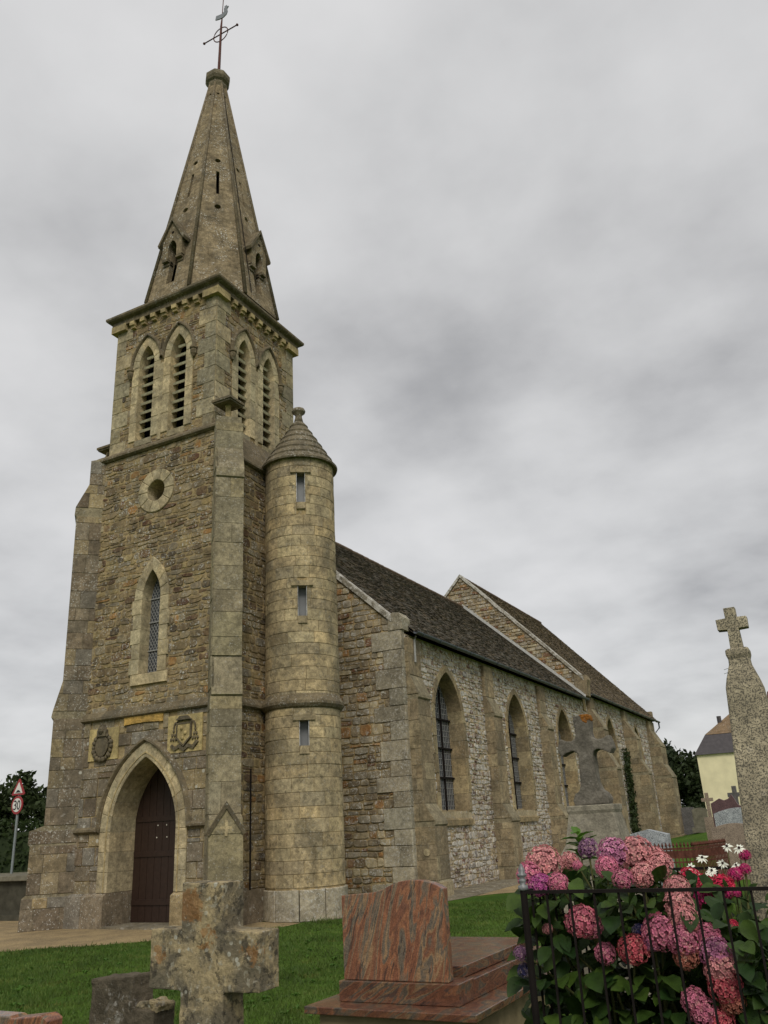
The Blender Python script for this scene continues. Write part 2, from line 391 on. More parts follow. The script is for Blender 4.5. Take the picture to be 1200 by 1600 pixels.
def petal_mat():
    t = NT('petals'); oi = t.new('ShaderNodeObjectInfo')
    c = t.mix(0.0, oi.outputs['Color'], oi.outputs['Color'])
    p = t.P()
    c = t.mix(t.rampf(t.noise(55, 2, 0.5, p), 0.5, 0.7), c, t.mix(0.4, c, S(240, 214, 186)))
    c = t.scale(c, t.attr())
    t.out(c, 0.65, 0.2)
    tr = t.new('ShaderNodeBsdfTranslucent'); t.l.new(c, tr.inputs['Color'])
    mx = t.new('ShaderNodeMixShader'); mx.inputs[0].default_value = 0.25
    t.l.new(t.b.outputs[0], mx.inputs[1]); t.l.new(tr.outputs[0], mx.inputs[2])
    t.l.new(mx.outputs[0], t.n['Material Output'].inputs['Surface'])
    return t.m
M['petal'] = petal_mat()
M['daisy'] = simple('white_petals', S(226, 228, 214), 0.7, 0.2, 0, 40, 0.08)
M['daisyeye'] = simple('dark_flower_eye', S(58, 44, 40), 0.8, 0.2)

def ground_mat():
    t = NT('grass_ground'); p = t.P()
    c = t.mix(t.rampf(t.noise(0.6, 5, 0.6, p), 0.35, 0.65), S(62, 92, 30), S(84, 112, 40))
    c = t.scale(c, t.lin(t.noise(22, 5, 0.75, p), 0.3, 0.7, 0.55, 1.35))
    c = t.mix(t.math('MULTIPLY', t.rampf(t.noise(3.0, 4, 0.7, p), 0.62, 0.75), 0.35), c, S(96, 92, 52))
    t.bump(t.noise(60, 4, 0.8, p), 0.8, 0.04)
    return t.out(c, 0.95, 0.1)
M['ground'] = ground_mat()
def gravel_mat():
    t = NT('sandy_gravel'); p = t.P()
    c = t.mix(t.rampf(t.noise(1.4, 5, 0.6, p), 0.35, 0.65), S(168, 148, 112), S(142, 126, 98))
    v = t.voro(70, p, 'F1', 'Color'); sp = t.new('ShaderNodeSeparateColor'); t.l.new(v, sp.inputs[0])
    c = t.scale(c, t.lin(sp.outputs[0], 0, 1, 0.72, 1.22))
    t.bump(t.voro(70, p), 0.7, 0.02)
    return t.out(c, 0.95, 0.1)
M['gravel'] = gravel_mat()

# ------------------------------------------------------------------ mesh helpers
class MB:
    def __init__(s): s.v = []; s.f = []; s.c = []; s.mi = []; s.cur = (1, 1, 1); s.mat = 0
    def add(s, vs, fs, col=None):
        o = len(s.v); s.v.extend(vs); s.c.extend([col or s.cur] * len(vs))
        s.f.extend([tuple(i + o for i in f) for f in fs]); s.mi.extend([s.mat] * len(fs))
    def box(s, c, d, rz=0.0, R=None):
        cx, cy, cz = c; x, y, z = d[0] / 2, d[1] / 2, d[2] / 2
        vs = [Vector((a * x, b * y, k * z)) for k in (-1, 1) for b in (-1, 1) for a in (-1, 1)]
        Rm = R or Matrix.Rotation(rz, 3, 'Z')
        vs = [tuple(Rm @ v + Vector(c)) for v in vs]
        s.add(vs, [(0, 2, 3, 1), (4, 5, 7, 6), (0, 1, 5, 4), (2, 6, 7, 3), (0, 4, 6, 2), (1, 3, 7, 5)])
    def tube(s, pts, r, n=8, r1=None, cap=True):
        pts = [Vector(p) for p in pts]; m = len(pts); vs = []
        for i, p in enumerate(pts):
            t = (pts[min(i + 1, m - 1)] - pts[max(i - 1, 0)]).normalized()
            a = t.cross(Vector((0, 0, 1)) if abs(t.z) < 0.9 else Vector((1, 0, 0))).normalized(); b = t.cross(a)
            rr = r if r1 is None else r + (r1 - r) * i / max(1, m - 1)
            if isinstance(r, (list, tuple)): rr = r[i]
            vs += [tuple(p + rr * (cos(2 * pi * k / n) * a + sin(2 * pi * k / n) * b)) for k in range(n)]
        fs = [(i * n + k, i * n + (k + 1) % n, (i + 1) * n + (k + 1) % n, (i + 1) * n + k) for i in range(m - 1) for k in range(n)]
        if cap: fs += [tuple(range(n - 1, -1, -1)), tuple((m - 1) * n + k for k in range(n))]
        s.add(vs, fs)
    def lathe(s, prof, n=16, c=(0, 0, 0), a0=0.0, caps=True):
        vs = [(c[0] + r * cos(a0 + 2 * pi * k / n), c[1] + r * sin(a0 + 2 * pi * k / n), c[2] + z) for r, z in prof for k in range(n)]
        m = len(prof)
        fs = [(i * n + k, i * n + (k + 1) % n, (i + 1) * n + (k + 1) % n, (i + 1) * n + k) for i in range(m - 1) for k in range(n)]
        if caps: fs += [tuple(range(n - 1, -1, -1)), tuple((m - 1) * n + k for k in range(n))]
        s.add(vs, fs)
    def ball(s, c, r, n=8, m=5, sc=(1, 1, 1)):
        vs = [(c[0], c[1], c[2] - r * sc[2])]
        for i in range(1, m):
            th = -pi / 2 + pi * i / m
            vs += [(c[0] + r * sc[0] * cos(th) * cos(2 * pi * k / n), c[1] + r * sc[1] * cos(th) * sin(2 * pi * k / n), c[2] + r * sc[2] * sin(th)) for k in range(n)]
        vs.append((c[0], c[1], c[2] + r * sc[2])); L = len(vs) - 1
        fs = [(0, 1 + (k + 1) % n, 1 + k) for k in range(n)]
        for i in range(m - 2):
            fs += [(1 + i * n + k, 1 + i * n + (k + 1) % n, 1 + (i + 1) * n + (k + 1) % n, 1 + (i + 1) * n + k) for k in range(n)]
        fs += [(L, 1 + (m - 2) * n + k, 1 + (m - 2) * n + (k + 1) % n) for k in range(n)]
        s.add(vs, fs)

def mesh_from(name, v, f, c=None, smooth=False, mi=None):
    me = bpy.data.meshes.new(name)
    me.from_pydata([tuple(p) for p in v], [], f)
    if c is not None:
        at = me.color_attributes.new('Col', 'FLOAT_COLOR', 'POINT')
        at.data.foreach_set('color', np.array([(*x[:3], 1.0) for x in c], dtype=np.float32).ravel())
    if mi is not None: me.polygons.foreach_set('material_index', np.array(mi, dtype=np.int32))
    if smooth: me.polygons.foreach_set('use_smooth', np.ones(len(me.polygons), dtype=bool))
    me.update()
    return me

def link(o, parent=None, **props):
    COL.objects.link(o)
    if parent is not None: o.parent = parent
    for k, v in props.items():
        if v: o[k] = v
    return o

def obj(name, mb, mat, parent=None, smooth=False, fix=False, **props):
    me = mesh_from(name, mb.v, mb.f, mb.c, smooth, mb.mi if isinstance(mat, (list, tuple)) else None)
    for mm in (mat if isinstance(mat, (list, tuple)) else [mat]): me.materials.append(mm)
    if fix:
        bm = bmesh.new(); bm.from_mesh(me); bmesh.ops.recalc_face_normals(bm, faces=bm.faces); bm.to_mesh(me); bm.free()
    return link(bpy.data.objects.new(name, me), parent, **props)

def thing(name, label, category, loc=(0, 0, 0), rz=0.0, group=None):
    o = bpy.data.objects.new(name, None)
    o.location = loc; o.rotation_euler = (0, 0, rz); o.empty_display_size = 0.3
    return link(o, None, label=label, category=category, group=group)

def copy_tree(o, parent=None):
    c = o.copy(); COL.objects.link(c); c.parent = parent
    for ch in list(o.children): copy_tree(ch, c)
    return c

def roughen(o, cuts=2, amp=0.01, scale=6.0, seed=0.0):
    bm = bmesh.new(); bm.from_mesh(o.data)
    bmesh.ops.triangulate(bm, faces=[f for f in bm.faces if len(f.verts) > 4])
    for _ in range(cuts):
        bmesh.ops.subdivide_edges(bm, edges=[e for e in bm.edges if e.calc_length() > 0.05], cuts=1, use_grid_fill=True)
    bm.normal_update()
    for v in bm.verts:
        k = noise.noise(v.co * scale + Vector((seed, seed * 1.7, 0))) + 0.5 * noise.noise(v.co * scale * 2.7)
        v.co += v.normal * amp * k
    bm.to_mesh(o.data); bm.free(); o.data.update()
    return o

class Frame:
    def __init__(s, o, N):
        s.o = Vector(o); s.N = Vector(N).normalized(); s.V = Vector((0, 0, 1)); s.U = s.V.cross(s.N).normalized()
    def tilt(s, V):                       # a frame whose V axis leans
        s.V = Vector(V).normalized(); s.N = s.U.cross(s.V).normalized(); return s
    def p(s, u, v, d=0.0): return s.o + u * s.U + v * s.V + d * s.N

def pointed(cx, half, bottom, spring, apex, n=8, off=0.0):
    """closed pointed-arch outline, counter-clockwise, widened by off"""
    h = apex - spring; r = (half * half + h * h) / (2 * half)
    a1 = math.asin(min(1.0, h / r)); R = r + off
    pts = [(cx - half - off, bottom), (cx + half + off, bottom)]
    c = cx + half - r
    amax = math.acos(max(-1, min(1, (cx - c) / R)))
    right = [(c + R * cos(amax * k / n), spring + R * sin(amax * k / n)) for k in range(n + 1)]
    left = [(2 * cx - u, v) for u, v in reversed(right[:-1])]
    return pts + right + left

def panel(mb, fr, outline, holes, depth=0.3):
    polys = [[Vector((u, v, 0)) for u, v in outline]] + [[Vector((u, v, 0)) for u, v in h] for h in holes]
    flat = [p for pl in polys for p in pl]
    tris = tessellate_polygon(polys)
    out = []
    for t in tris:
        a, b, c = (flat[i] for i in t)
        out.append(t if (b - a).cross(c - a).z > 0 else (t[0], t[2], t[1]))
    mb.add([tuple(fr.p(p.x, p.y)) for p in flat], out)
    for h in holes:
        n = len(h)
        vs = [tuple(fr.p(u, v, 0)) for u, v in h] + [tuple(fr.p(u, v, -depth)) for u, v in h]
        mb.add(vs, [(i, (i + 1) % n, n + (i + 1) % n, n + i)[::-1] for i in range(n)])

def area2(p): return 0.5 * sum(p[i][0] * p[(i + 1) % len(p)][1] - p[(i + 1) % len(p)][0] * p[i][1] for i in range(len(p)))
def cent(p): return (sum(a for a, _ in p) / len(p), sum(b for _, b in p) / len(p))
def clip(poly, a, b, keep_left=True):
    ex, ey = b[0] - a[0], b[1] - a[1]; out = []
    sd_ = lambda q: (ex * (q[1] - a[1]) - ey * (q[0] - a[0])) * (1 if keep_left else -1)
    for i in range(len(poly)):
        p, q = poly[i], poly[(i + 1) % len(poly)]; sp_, sq = sd_(p), sd_(q)
        if sp_ >= 0: out.append(p)
        if (sp_ > 0 and sq < 0) or (sp_ < 0 and sq > 0):
            t = sp_ / (sp_ - sq); out.append((p[0] + t * (q[0] - p[0]), p[1] + t * (q[1] - p[1])))
    return out
def clip_convex(poly, region):
    for i in range(len(region)):
        poly = clip(poly, region[i], region[(i + 1) % len(region)])
        if len(poly) < 3: return []
    return poly
def clip_hole(poly, hole):
    c = cent(poly); best = None
    for i in range(len(hole)):
        a, b = hole[i], hole[(i + 1) % len(hole)]; L = hypot(b[0] - a[0], b[1] - a[1]) or 1e-9
        d = -((b[0] - a[0]) * (c[1] - a[1]) - (b[1] - a[1]) * (c[0] - a[0])) / L
        if best is None or d > best[0]: best = (d, a, b)
    r = max(hypot(p[0] - c[0], p[1] - c[1]) for p in poly)
    if best[0] > r: return poly
    return clip(poly, best[1], best[2], keep_left=False)

# stones: every stone is a small bevelled block on a wall face; the largest of each kind become objects, the rest one mesh
STONES = {}
def prism(poly, fr, d0, d1, bev):
    n = len(poly); c = cent(poly)
    ins = []
    for u, v in poly:
        L = hypot(u - c[0], v - c[1]) or 1e-6; k = max(0.3, 1 - bev * 1.3 / L); ins.append((c[0] + (u - c[0]) * k, c[1] + (v - c[1]) * k))
    vs = [fr.p(u, v, d0) for u, v in poly] + [fr.p(u, v, d1 - bev) for u, v in poly] + [fr.p(u, v, d1) for u, v in ins]
    fs = [(i, (i + 1) % n, n + (i + 1) % n, n + i) for i in range(n)] + [(n + i, n + (i + 1) % n, 2 * n + (i + 1) % n, 2 * n + i) for i in range(n)]
    fs.append(tuple(2 * n + i for i in range(n)))
    return vs, fs

def put(kind, poly, fr, parent, mat, col, d0=-0.03, d1=0.02, bev=0.012):
    if len(poly) < 3: return
    a = area2(poly)
    if a < 0: poly = poly[::-1]; a = -a
    if a < 0.0015: return
    vs, fs = prism(poly, fr, d0, d1, bev)
    put_raw(kind, vs, fs, parent, mat, col, fr.N, a)

def put_raw(kind, vs, fs, parent, mat, col, N, a):
    c = sum((Vector(v) for v in vs), Vector()) / len(vs)
    w = CAM - c; d = w.length
    vis = max(0.0, Vector(N).dot(w) / d)
    STONES.setdefault(kind, []).append((a * vis / d ** 2, vs, fs, parent, mat, col, c))

def rounded(u0, v0, u1, v1, jit, cut, tl=None, tr=None, bl=None, br=None):
    j = lambda: random.uniform(-jit, jit)
    q = [bl or (u0 + j(), v0 + j()), br or (u1 + j(), v0 + j()), tr or (u1 + j(), v1 + j()), tl or (u0 + j(), v1 + j())]
    if not cut: return q
    out = []
    for i in range(4):
        p, a, b = q[i], q[i - 1], q[(i + 1) % 4]
        k1, k2 = random.uniform(0.08, cut), random.uniform(0.08, cut)
        out += [(p[0] + (a[0] - p[0]) * k1, p[1] + (a[1] - p[1]) * k1), (p[0] + (b[0] - p[0]) * k2, p[1] + (b[1] - p[1]) * k2)]
    return out

def courses(u0, u1, v0, v1, hr, wr, gap, jit=0.0, cut=0.0, split=0.0, wob=0.0, stagger=True):
    """yield convex outlines laid in courses"""
    v = v0; row = 0; ph = random.uniform(0, 9)
    wf = lambda u, r: wob * sin(u * 3.1 + r * 2.3 + ph) + wob * 0.6 * sin(u * 7.7 + r * 4.1)
    while v < v1 - 0.02:
        h = random.uniform(*hr)
        if v + h > v1 - hr[0] * 0.6: h = v1 - v
        u = u0 - (random.uniform(0, wr[0]) if stagger else 0)
        while u < u1 - 0.01:
            w = random.uniform(*wr) * (1.25 if random.random() < 0.15 else 1)
            if u + w > u1 - wr[0] * 0.5: w = u1 - u
            a, b = max(u, u0), u + w
            if b - a > 0.04:
                cells = [(0, 1)]
                if random.random() < split and h > 0.13:
                    s = random.uniform(0.35, 0.65); cells = [(0, s), (s, 1)]
                for s0, s1 in cells:
                    bo = lambda uu, s: v + h * s + (wf(uu, row + s) if wob else 0)
                    g = gap / 2
                    j = lambda: random.uniform(-jit, jit)
                    q = [(a + g + j(), bo(a, s0) + g + j()), (b - g + j(), bo(b, s0) + g + j()), (b - g + j(), bo(b, s1) - g + j()), (a + g + j(), bo(a, s1) - g + j())]
                    yield rounded(0, 0, 0, 0, 0, cut, bl=q[0], br=q[1], tr=q[2], tl=q[3]) if cut else q
            u += w
        v += h; row += 1

def pick(pal, var=0.12):
    w = random.random() * sum(p[1] for p in pal)
    for c, k in pal:
        w -= k
        if w <= 0: break
    f = random.uniform(1 - var, 1 + var); t = random.uniform(-0.03, 0.03)
    g_ = sum(c) / 3
    return tuple(max(0.01, (x * 0.97 + g_ * 0.03) * 1.06 * f * (1 + s * t)) for x, s in zip(c, (1, 0, -1)))

def soften(k, pal):
    W = sum(w for _, w in pal); mean = [sum(c[i] * w for c, w in pal) / W for i in range(3)]
    return [(tuple(c[i] * (1 - k) + mean[i] * k for i in range(3)), w) for c, w in pal]
PAL_TOWER = soften(0.12, [(S(128, 112, 84), 5), (S(112, 98, 76), 5), (S(140, 128, 104), 3), (S(150, 132, 92), 2), (S(96, 74, 56), 1.6), (S(84, 58, 46), 0.8), (S(128, 119, 102), 2.2), (S(150, 112, 66), 0.8), (S(78, 70, 60), 1.2)])
PAL_NAVE = [(S(168, 160, 150), 4), (S(150, 138, 126), 4), (S(132, 112, 96), 3), (S(176, 170, 158), 2), (S(110, 84, 72), 1.6), (S(84, 60, 54), 0.7), (S(146, 128, 98), 2), (S(120, 116, 112), 2)]
PAL_WEST = soften(0.0, [(S(138, 126, 104), 4), (S(120, 108, 88), 4), (S(146, 108, 66), 1.4), (S(110, 78, 56), 1), (S(140, 132, 116), 3), (S(166, 153, 124), 3), (S(96, 80, 62), 0.7)])
PAL_LOW = soften(0.4, [(S(122, 110, 92), 5), (S(108, 97, 82), 4), (S(142, 128, 98), 3), (S(116, 112, 104), 2), (S(160, 142, 102), 2), (S(96, 82, 68), 1)])
PAL_TURRET = soften(0.55, [(S(182, 163, 122), 5), (S(168, 150, 113), 4), (S(152, 138, 108), 2.5), (S(194, 171, 122), 2), (S(136, 124, 102), 1.2)])
PAL_DIAG = soften(0.5, [(S(152, 141, 112), 4), (S(138, 128, 104), 3), (S(164, 150, 110), 3), (S(124, 116, 98), 1.5)])
PAL_BUTT = soften(0.3, [(S(152, 135, 103), 4), (S(140, 124, 96), 4), (S(126, 112, 88), 2), (S(162, 147, 114), 2)])
PAL_QUOIN = soften(0.1, [(S(152, 144, 124), 5), (S(138, 131, 113), 3), (S(162, 153, 132), 2)])
PAL_FRAME = [(S(184, 168, 130), 5), (S(172, 157, 122), 3), (S(194, 175, 132), 2)]
PAL_NFRAME = [(S(152, 134, 98), 5), (S(140, 123, 92), 3), (S(162, 145, 108), 2)]

def grey(pal, k): return [(tuple(x * (1 - k) + (sum(c) / 3) * k for x in c), w) for c, w in pal]
PAL_TURRET, PAL_FRAME, PAL_DIAG, PAL_BUTT, PAL_NFRAME = (grey(p_, 0.08) for p_ in (PAL_TURRET, PAL_FRAME, PAL_DIAG, PAL_BUTT, PAL_NFRAME))
PAL_LOW, PAL_TOWER = grey(PAL_LOW, 0.03), grey(PAL_TOWER, 0.0)

def surround(fr, parent, mat, pal, cx, half, bottom, spring, apex, width, d0, d1, narc=5, jh=0.36, alt=0.0, joint=0.006, kind='voussoir', bev=0.01):
    """stones round a pointed opening: jamb blocks and arch voussoirs, deep enough to make the reveal"""
    h = apex - spring; r = (half * half + h * h) / (2 * half); c = cx + half - r
    amax = math.acos((cx - c) / r)
    nj = max(1, round((spring - bottom) / jh)); 
    for sgn in (1, -1):
        mu = lambda u: u if sgn > 0 else 2 * cx - u
        for k in range(nj):
            a = bottom + (spring - bottom) * k / nj + joint / 2; b = bottom + (spring - bottom) * (k + 1) / nj - joint / 2
            wd = width + (alt if (k + (sgn < 0)) % 2 else 0.0)
            poly = [(mu(cx + half), a), (mu(cx + half + wd), a), (mu(cx + half + wd), b), (mu(cx + half), b)]
            put(kind, poly, fr, parent, mat, pick(pal, 0.08), d0, d1 + (0.004 if wd > width else 0), bev)
        Ro = r + width
        aout = math.acos((cx - c) / Ro)
        for k in range(narc):
            a0, a1 = amax * k / narc, amax * (k + 1) / narc
            b0, b1 = aout * k / narc, aout * (k + 1) / narc
            ns = 4; g = joint / 2 / r
            inner = [(mu(c + r * cos(a0 + g + (a1 - a0 - 2 * g) * i / ns)), spring + r * sin(a0 + g + (a1 - a0 - 2 * g) * i / ns)) for i in range(ns + 1)]
            outer = [(mu(c + Ro * cos(b0 + g + (b1 - b0 - 2 * g) * i / ns)), spring + Ro * sin(b0 + g + (b1 - b0 - 2 * g) * i / ns)) for i in range(ns + 1)]
            put(kind, inner + outer[::-1], fr, parent, mat, pick(pal, 0.08), d0, d1, bev)

def sweep(mb, fr, path, prof, closed=False):
    """sweep a profile [(offset along the path's left-hand normal, depth)] along a 2-D path on a face"""
    n = len(path); rings = []
    for i in range(n):
        a = path[i - 1] if (i > 0 or closed) else path[i]; b = path[(i + 1) % n] if (i < n - 1 or closed) else path[i]
        def nrm(p, q):
            L = hypot(q[0] - p[0], q[1] - p[1]) or 1e-9; return (-(q[1] - p[1]) / L, (q[0] - p[0]) / L)
        n1 = nrm(a, path[i]) if a != path[i] else nrm(path[i], b); n2 = nrm(path[i], b) if b != path[i] else n1
        mx, my = n1[0] + n2[0], n1[1] + n2[1]; L2 = mx * mx + my * my
        k = 2 / L2 if L2 > 0.35 else 2 / 0.35
        rings.append([tuple(fr.p(path[i][0] + mx * k * o, path[i][1] + my * k * o, d)) for o, d in prof])
    m = len(prof); vs = [v for r in rings for v in r]; fs = []
    for i in range(n if closed else n - 1):
        j = (i + 1) % n
        fs += [(i * m + k, i * m + (k + 1) % m, j * m + (k + 1) % m, j * m + k) for k in range(m)]
    if not closed: fs += [tuple(range(m))[::-1], tuple((n - 1) * m + k for k in range(m))]
    mb.add(vs, fs)

def extrude(mb, fr, poly, d0, d1):
    if area2(poly) < 0: poly = poly[::-1]
    n = len(poly)
    vs = [tuple(fr.p(u, v, d0)) for u, v in poly] + [tuple(fr.p(u, v, d1)) for u, v in poly]
    mb.add(vs, [(i, (i + 1) % n, n + (i + 1) % n, n + i) for i in range(n)])
    tr = tessellate_polygon([[Vector((u, v, 0)) for u, v in poly]])
    ff = []
    for t in tr:
        a, b, c = (Vector((*poly[i], 0)) for i in t); ff.append(t if (b - a).cross(c - a).z > 0 else (t[0], t[2], t[1]))
    o = len(mb.v) - 2 * n
    for t in ff:
        mb.f.append(tuple(o + n + i for i in t)); mb.f.append(tuple(o + i for i in reversed(t))); mb.mi += [mb.mat] * 2

def zground(x, y): return min(1.25, max(0.0, (y - 15.0)) * 0.015 + min(1.0, max(0.0, (x - 2.2) / 3.0)) * min(0.45, max(0.0, y - 14.0) * 0.019))
# ------------------------------------------------------------------ ground
def sheet(name, pts, mat, dz=0.0, **props):
    mb = MB(); mb.add([(x, y, zground(x, y) + dz) for x, y in pts], [tuple(range(len(pts)))])
    return obj(name, mb, mat, None, **props)

def ground():
    mb = MB()
    xs = [-900, -300, -80, -30, -15, -5, 0, 2.2, 3.2, 4.2, 5.2, 8, 12, 20, 40, 100, 300, 900]
    ys = [-900, -200, -60, -25, -14, -8, -2, 5, 10, 14, 15, 20, 25, 30, 35, 38, 42, 50, 60, 75, 120, 300, 900]
    zf = zground
    vs = [(x, y, zf(x, y)) for y in ys for x in xs]; n = len(xs)
    fs = [(j * n + i, j * n + i + 1, (j + 1) * n + i + 1, (j + 1) * n + i) for j in range(len(ys) - 1) for i in range(n - 1)]
    mb.add(vs, fs)
    obj('ground', mb, M['ground'], kind='structure')
ground()
def wavy(pts, n, amp):
    out = []
    for i in range(len(pts) - 1):
        for k in range(n):
            t = k / n; x = pts[i][0] * (1 - t) + pts[i + 1][0] * t; y = pts[i][1] * (1 - t) + pts[i + 1][1] * t
            out.append((x + amp * noise.noise(Vector((x * 1.3, y * 1.3, 3))), y + amp * noise.noise(Vector((x * 1.3, y * 1.3, 9)))))
    return out + [pts[-1]]
path_edge = wavy([(-30, -3.6), (-1.6, -3.3), (0.4, -1.7), (1.7, 0.2)], 14, 0.14)
sheet('gravel_path', path_edge + [(1.7, 0.9), (-3.0, 1.5), (-30, 1.5)], M['gravel'], 0.004, kind='structure')
sheet('stone_strip', wavy([(2.0, 1.0), (2.9, 4.6), (3.05, 6.0), (3.0, 22)], 12, 0.08) + [(1.85, 22), (1.85, 1.0)], M['ledge'], 0.006, kind='structure')
sheet('worn_sand_path', wavy([(3.1, 6.2), (4.0, 7.4), (3.9, 22)], 10, 0.22)+[(3.05, 22)], M['gravel'], 0.004, kind='structure')

# ------------------------------------------------------------------ church
church = thing('church', 'stone village church with a pointed spire, round stair turret and long slate-roofed nave', 'church', (0, 0, 0))
s2 = 2 ** -0.5
XL, XR, YF = -3.85, 0.53, -0.10          # lower tower
BW = 3.36                                  # belfry width
TC = (-1.66, 1.68)                         # tower axis
NXC, NX, NY = -3.3, 1.9, 5.5               # nave axis, south wall, west wall
Z_STR, Z_UP = 4.15, 10.55
F_front = Frame((0, YF, 0), (0, -1, 0))
F_side = Frame((XR, 0, 0), (1, 0, 0))

# ---- lower tower core (mortar) with door, lancet and oculus openings
DC, DH, DSP, DAP = -1.48, 0.89, 1.82, 3.27            # doorway centre, half width, spring, apex
LC, LH, LB, LSP, LAP = -1.56, 0.27, 5.05, 6.75, 7.42  # lancet
OC, OZ, OR = -1.60, 9.40, 0.27                        # oculus
circ = lambda cx, cz, r, n=24: [(cx + r * cos(2 * pi * k / n), cz + r * sin(2 * pi * k / n)) for k in range(n)]
core = MB()
dpoly = pointed(DC, DH, 0.001, DSP, DAP, 10, 0.12)
panel(core, F_front, [(XL, 0), (XR, 0), (XR, Z_UP), (XL, Z_UP)], [dpoly, pointed(LC, LH, LB, LSP, LAP, 8, 0.1), circ(OC, OZ, OR + 0.1)], 0.8)
# side walls, glacis to the belfry, rear
core.add([(XR, YF, 0), (XR, 3.46, 0), (XR, 3.46, 9.85), (XR, YF, 9.85)], [(0, 1, 2, 3)])
core.add([(XL, YF, 0), (XL, 3.46, 0), (XL, 3.46, 9.85), (XL, YF, 9.85)], [(3, 2, 1, 0)])
core.add([(XL, 3.46, 0), (XR, 3.46, 0), (XR, 3.46, 9.85), (XL, 3.46, 9.85)], [(3, 2, 1, 0)])
core.box((-2.4, 4.5, 3.0), (4.2, 2.4, 6.0))
tower = obj('tower_wall', core, M['mortar'], church)
g = MB()
yb = BW + 0.1
for xa, xb in ((XR, 0.0), (XL, -BW)):
    o_ = [(xa, YF + 0.02, 9.86), (xa, 3.46, 9.86), (xb, 3.46, 10.9), (xb, YF + 0.02, 10.9)]
    g.add(o_, [(0, 1, 2, 3)] if xa > 0 else [(3, 2, 1, 0)])
g.add([(XR, YF + 0.02, 9.86), (0, YF + 0.02, 10.9), (0, YF + 0.02, 9.86)], [(0, 1, 2)])
g.add([(XL, YF + 0.02, 9.86), (-BW, YF + 0.02, 10.9), (-BW, YF + 0.02, 9.86)], [(0, 2, 1)])
g.add([(XR, 3.46, 9.86), (XL, 3.46, 9.86), (-BW, 3.46, 10.9), (0, 3.46, 10.9)], [(0, 1, 2, 3)])
obj('weathering_slope', g, M['mould'], church, fix=False)
inn = MB(); inn.box((TC[0], 2.0, 5.0), (3.2, 2.6, 9.6)); obj('interior_shade', inn, M['black'], church)  # solid black box, its colour standing in for the unlit inside

# ---- stones of the tower front
holes_f = [pointed(DC, DH, -1, DSP, DAP, 12, 0.30), pointed(LC, LH, LB - 0.3, LSP, LAP, 10, 0.245), circ(OC, OZ, OR + 0.29)]
holes_f += [[(-3.17, 3.29), (-2.30, 3.29), (-2.30, 3.98), (-3.17, 3.98)], [(-0.90, 3.28), (0.02, 3.28), (0.02, 4.04), (-0.90, 4.04)], [(-2.15, 3.97), (-1.05, 3.97), (-1.05, 4.2), (-2.15, 4.2)]]
def fill(kind, fr, parent, mat, pal, region, holes, cs, d=(0.005, 0.022), bev=0.010, var=0.12):
    for q in cs:
        q = clip_convex(q, region)
        for h in holes:
            if len(q) < 3: break
            q = clip_hole(q, h)
        if len(q) >= 3: put(kind, q, fr, parent, mat, pick(pal, var), -0.03, random.uniform(*d), bev)
# below the string: squared blocks
reg = [(-3.45, 0.62), (0.3, 0.62), (0.3, Z_STR), (-3.45, Z_STR)]
fill('facing_block', F_front, tower, M['ashlar_low'], PAL_LOW, reg, holes_f, courses(-3.45, 0.3, 0.62, Z_STR, (0.24, 0.40), (0.28, 0.58), 0.022, 0.006, 0.0, 0.12, 0.004), (0.012, 0.03), 0.008)
# above: rubble
reg = [(-3.6, Z_STR + 0.12), (0.42, Z_STR + 0.12), (0.42, Z_UP), (-3.6, Z_UP)]
fill('rubble_stone', F_front, tower, M['rubble'], PAL_TOWER, reg, holes_f, courses(-3.6, 0.42, Z_STR + 0.12, Z_UP, (0.09, 0.21), (0.10, 0.38), 0.018, 0.016, 0.34, 0.32, 0.018))
# tower side wall beside the turret
reg = [(-0.1, 0.6), (3.4, 0.6), (3.4, 9.78), (-0.1, 9.78)]
PAL_DK = [(tuple(x * 0.8 for x in c), w) for c, w in PAL_TOWER]  # darker, damper stone, with the shade of the recess also put into the colour
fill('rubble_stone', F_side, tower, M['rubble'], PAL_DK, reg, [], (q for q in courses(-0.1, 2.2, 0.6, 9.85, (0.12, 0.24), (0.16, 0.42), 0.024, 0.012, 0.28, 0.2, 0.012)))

# ---- plinth, string courses
for x0, x1 in ((XL + 0.05, -3.0), (-2.99, DC - DH), (DC + DH, -0.1), (-0.09, XR + 0.1)):
    b = MB()
    vs = [(x0, -0.22, 0), (x1, -0.22, 0), (x1, 0.62, 0), (x0, 0.62, 0), (x0, -0.22, 0.60), (x1, -0.22, 0.60), (x1, 0.62, 0.60), (x0, 0.62, 0.60), (x0, -0.13, 0.65), (x1, -0.13, 0.65), (x1, 0.62, 0.65), (x0, 0.62, 0.65)]
    b.cur = pick(PAL_LOW, 0.06)
    b.add(vs, [(0, 3, 2, 1), (0, 1, 5, 4), (1, 2, 6, 5), (3, 0, 4, 7), (4, 5, 9, 8), (5, 6, 10, 9), (7, 4, 8, 11), (8, 9, 10, 11), (2, 3, 7, 11, 10, 6)])
    obj('plinth_block', b, M['ashlar_low'], tower)
b = MB(); b.cur = pick(PAL_LOW); b.box((XR + 0.05, 0.7, 0.3), (0.14, 1.6, 0.6)); obj('plinth_block', b, M['ashlar_low'], tower)
PROF = [(-0.10, 0.0), (-0.03, 0.09), (0.02, 0.095), (0.10, 0.0)]          # drip moulding
st = MB(); sweep(st, F_front, [(XL + 0.2, Z_STR + 0.04), (XR - 0.15, Z_STR + 0.04)], [(-0.05, -0.02), (-0.05, 0.055), (-0.02, 0.10), (0.03, 0.10), (0.16, 0.02), (0.16, -0.02)])
obj('string_course', st, M['mould'], church, label='lower string course above the door')
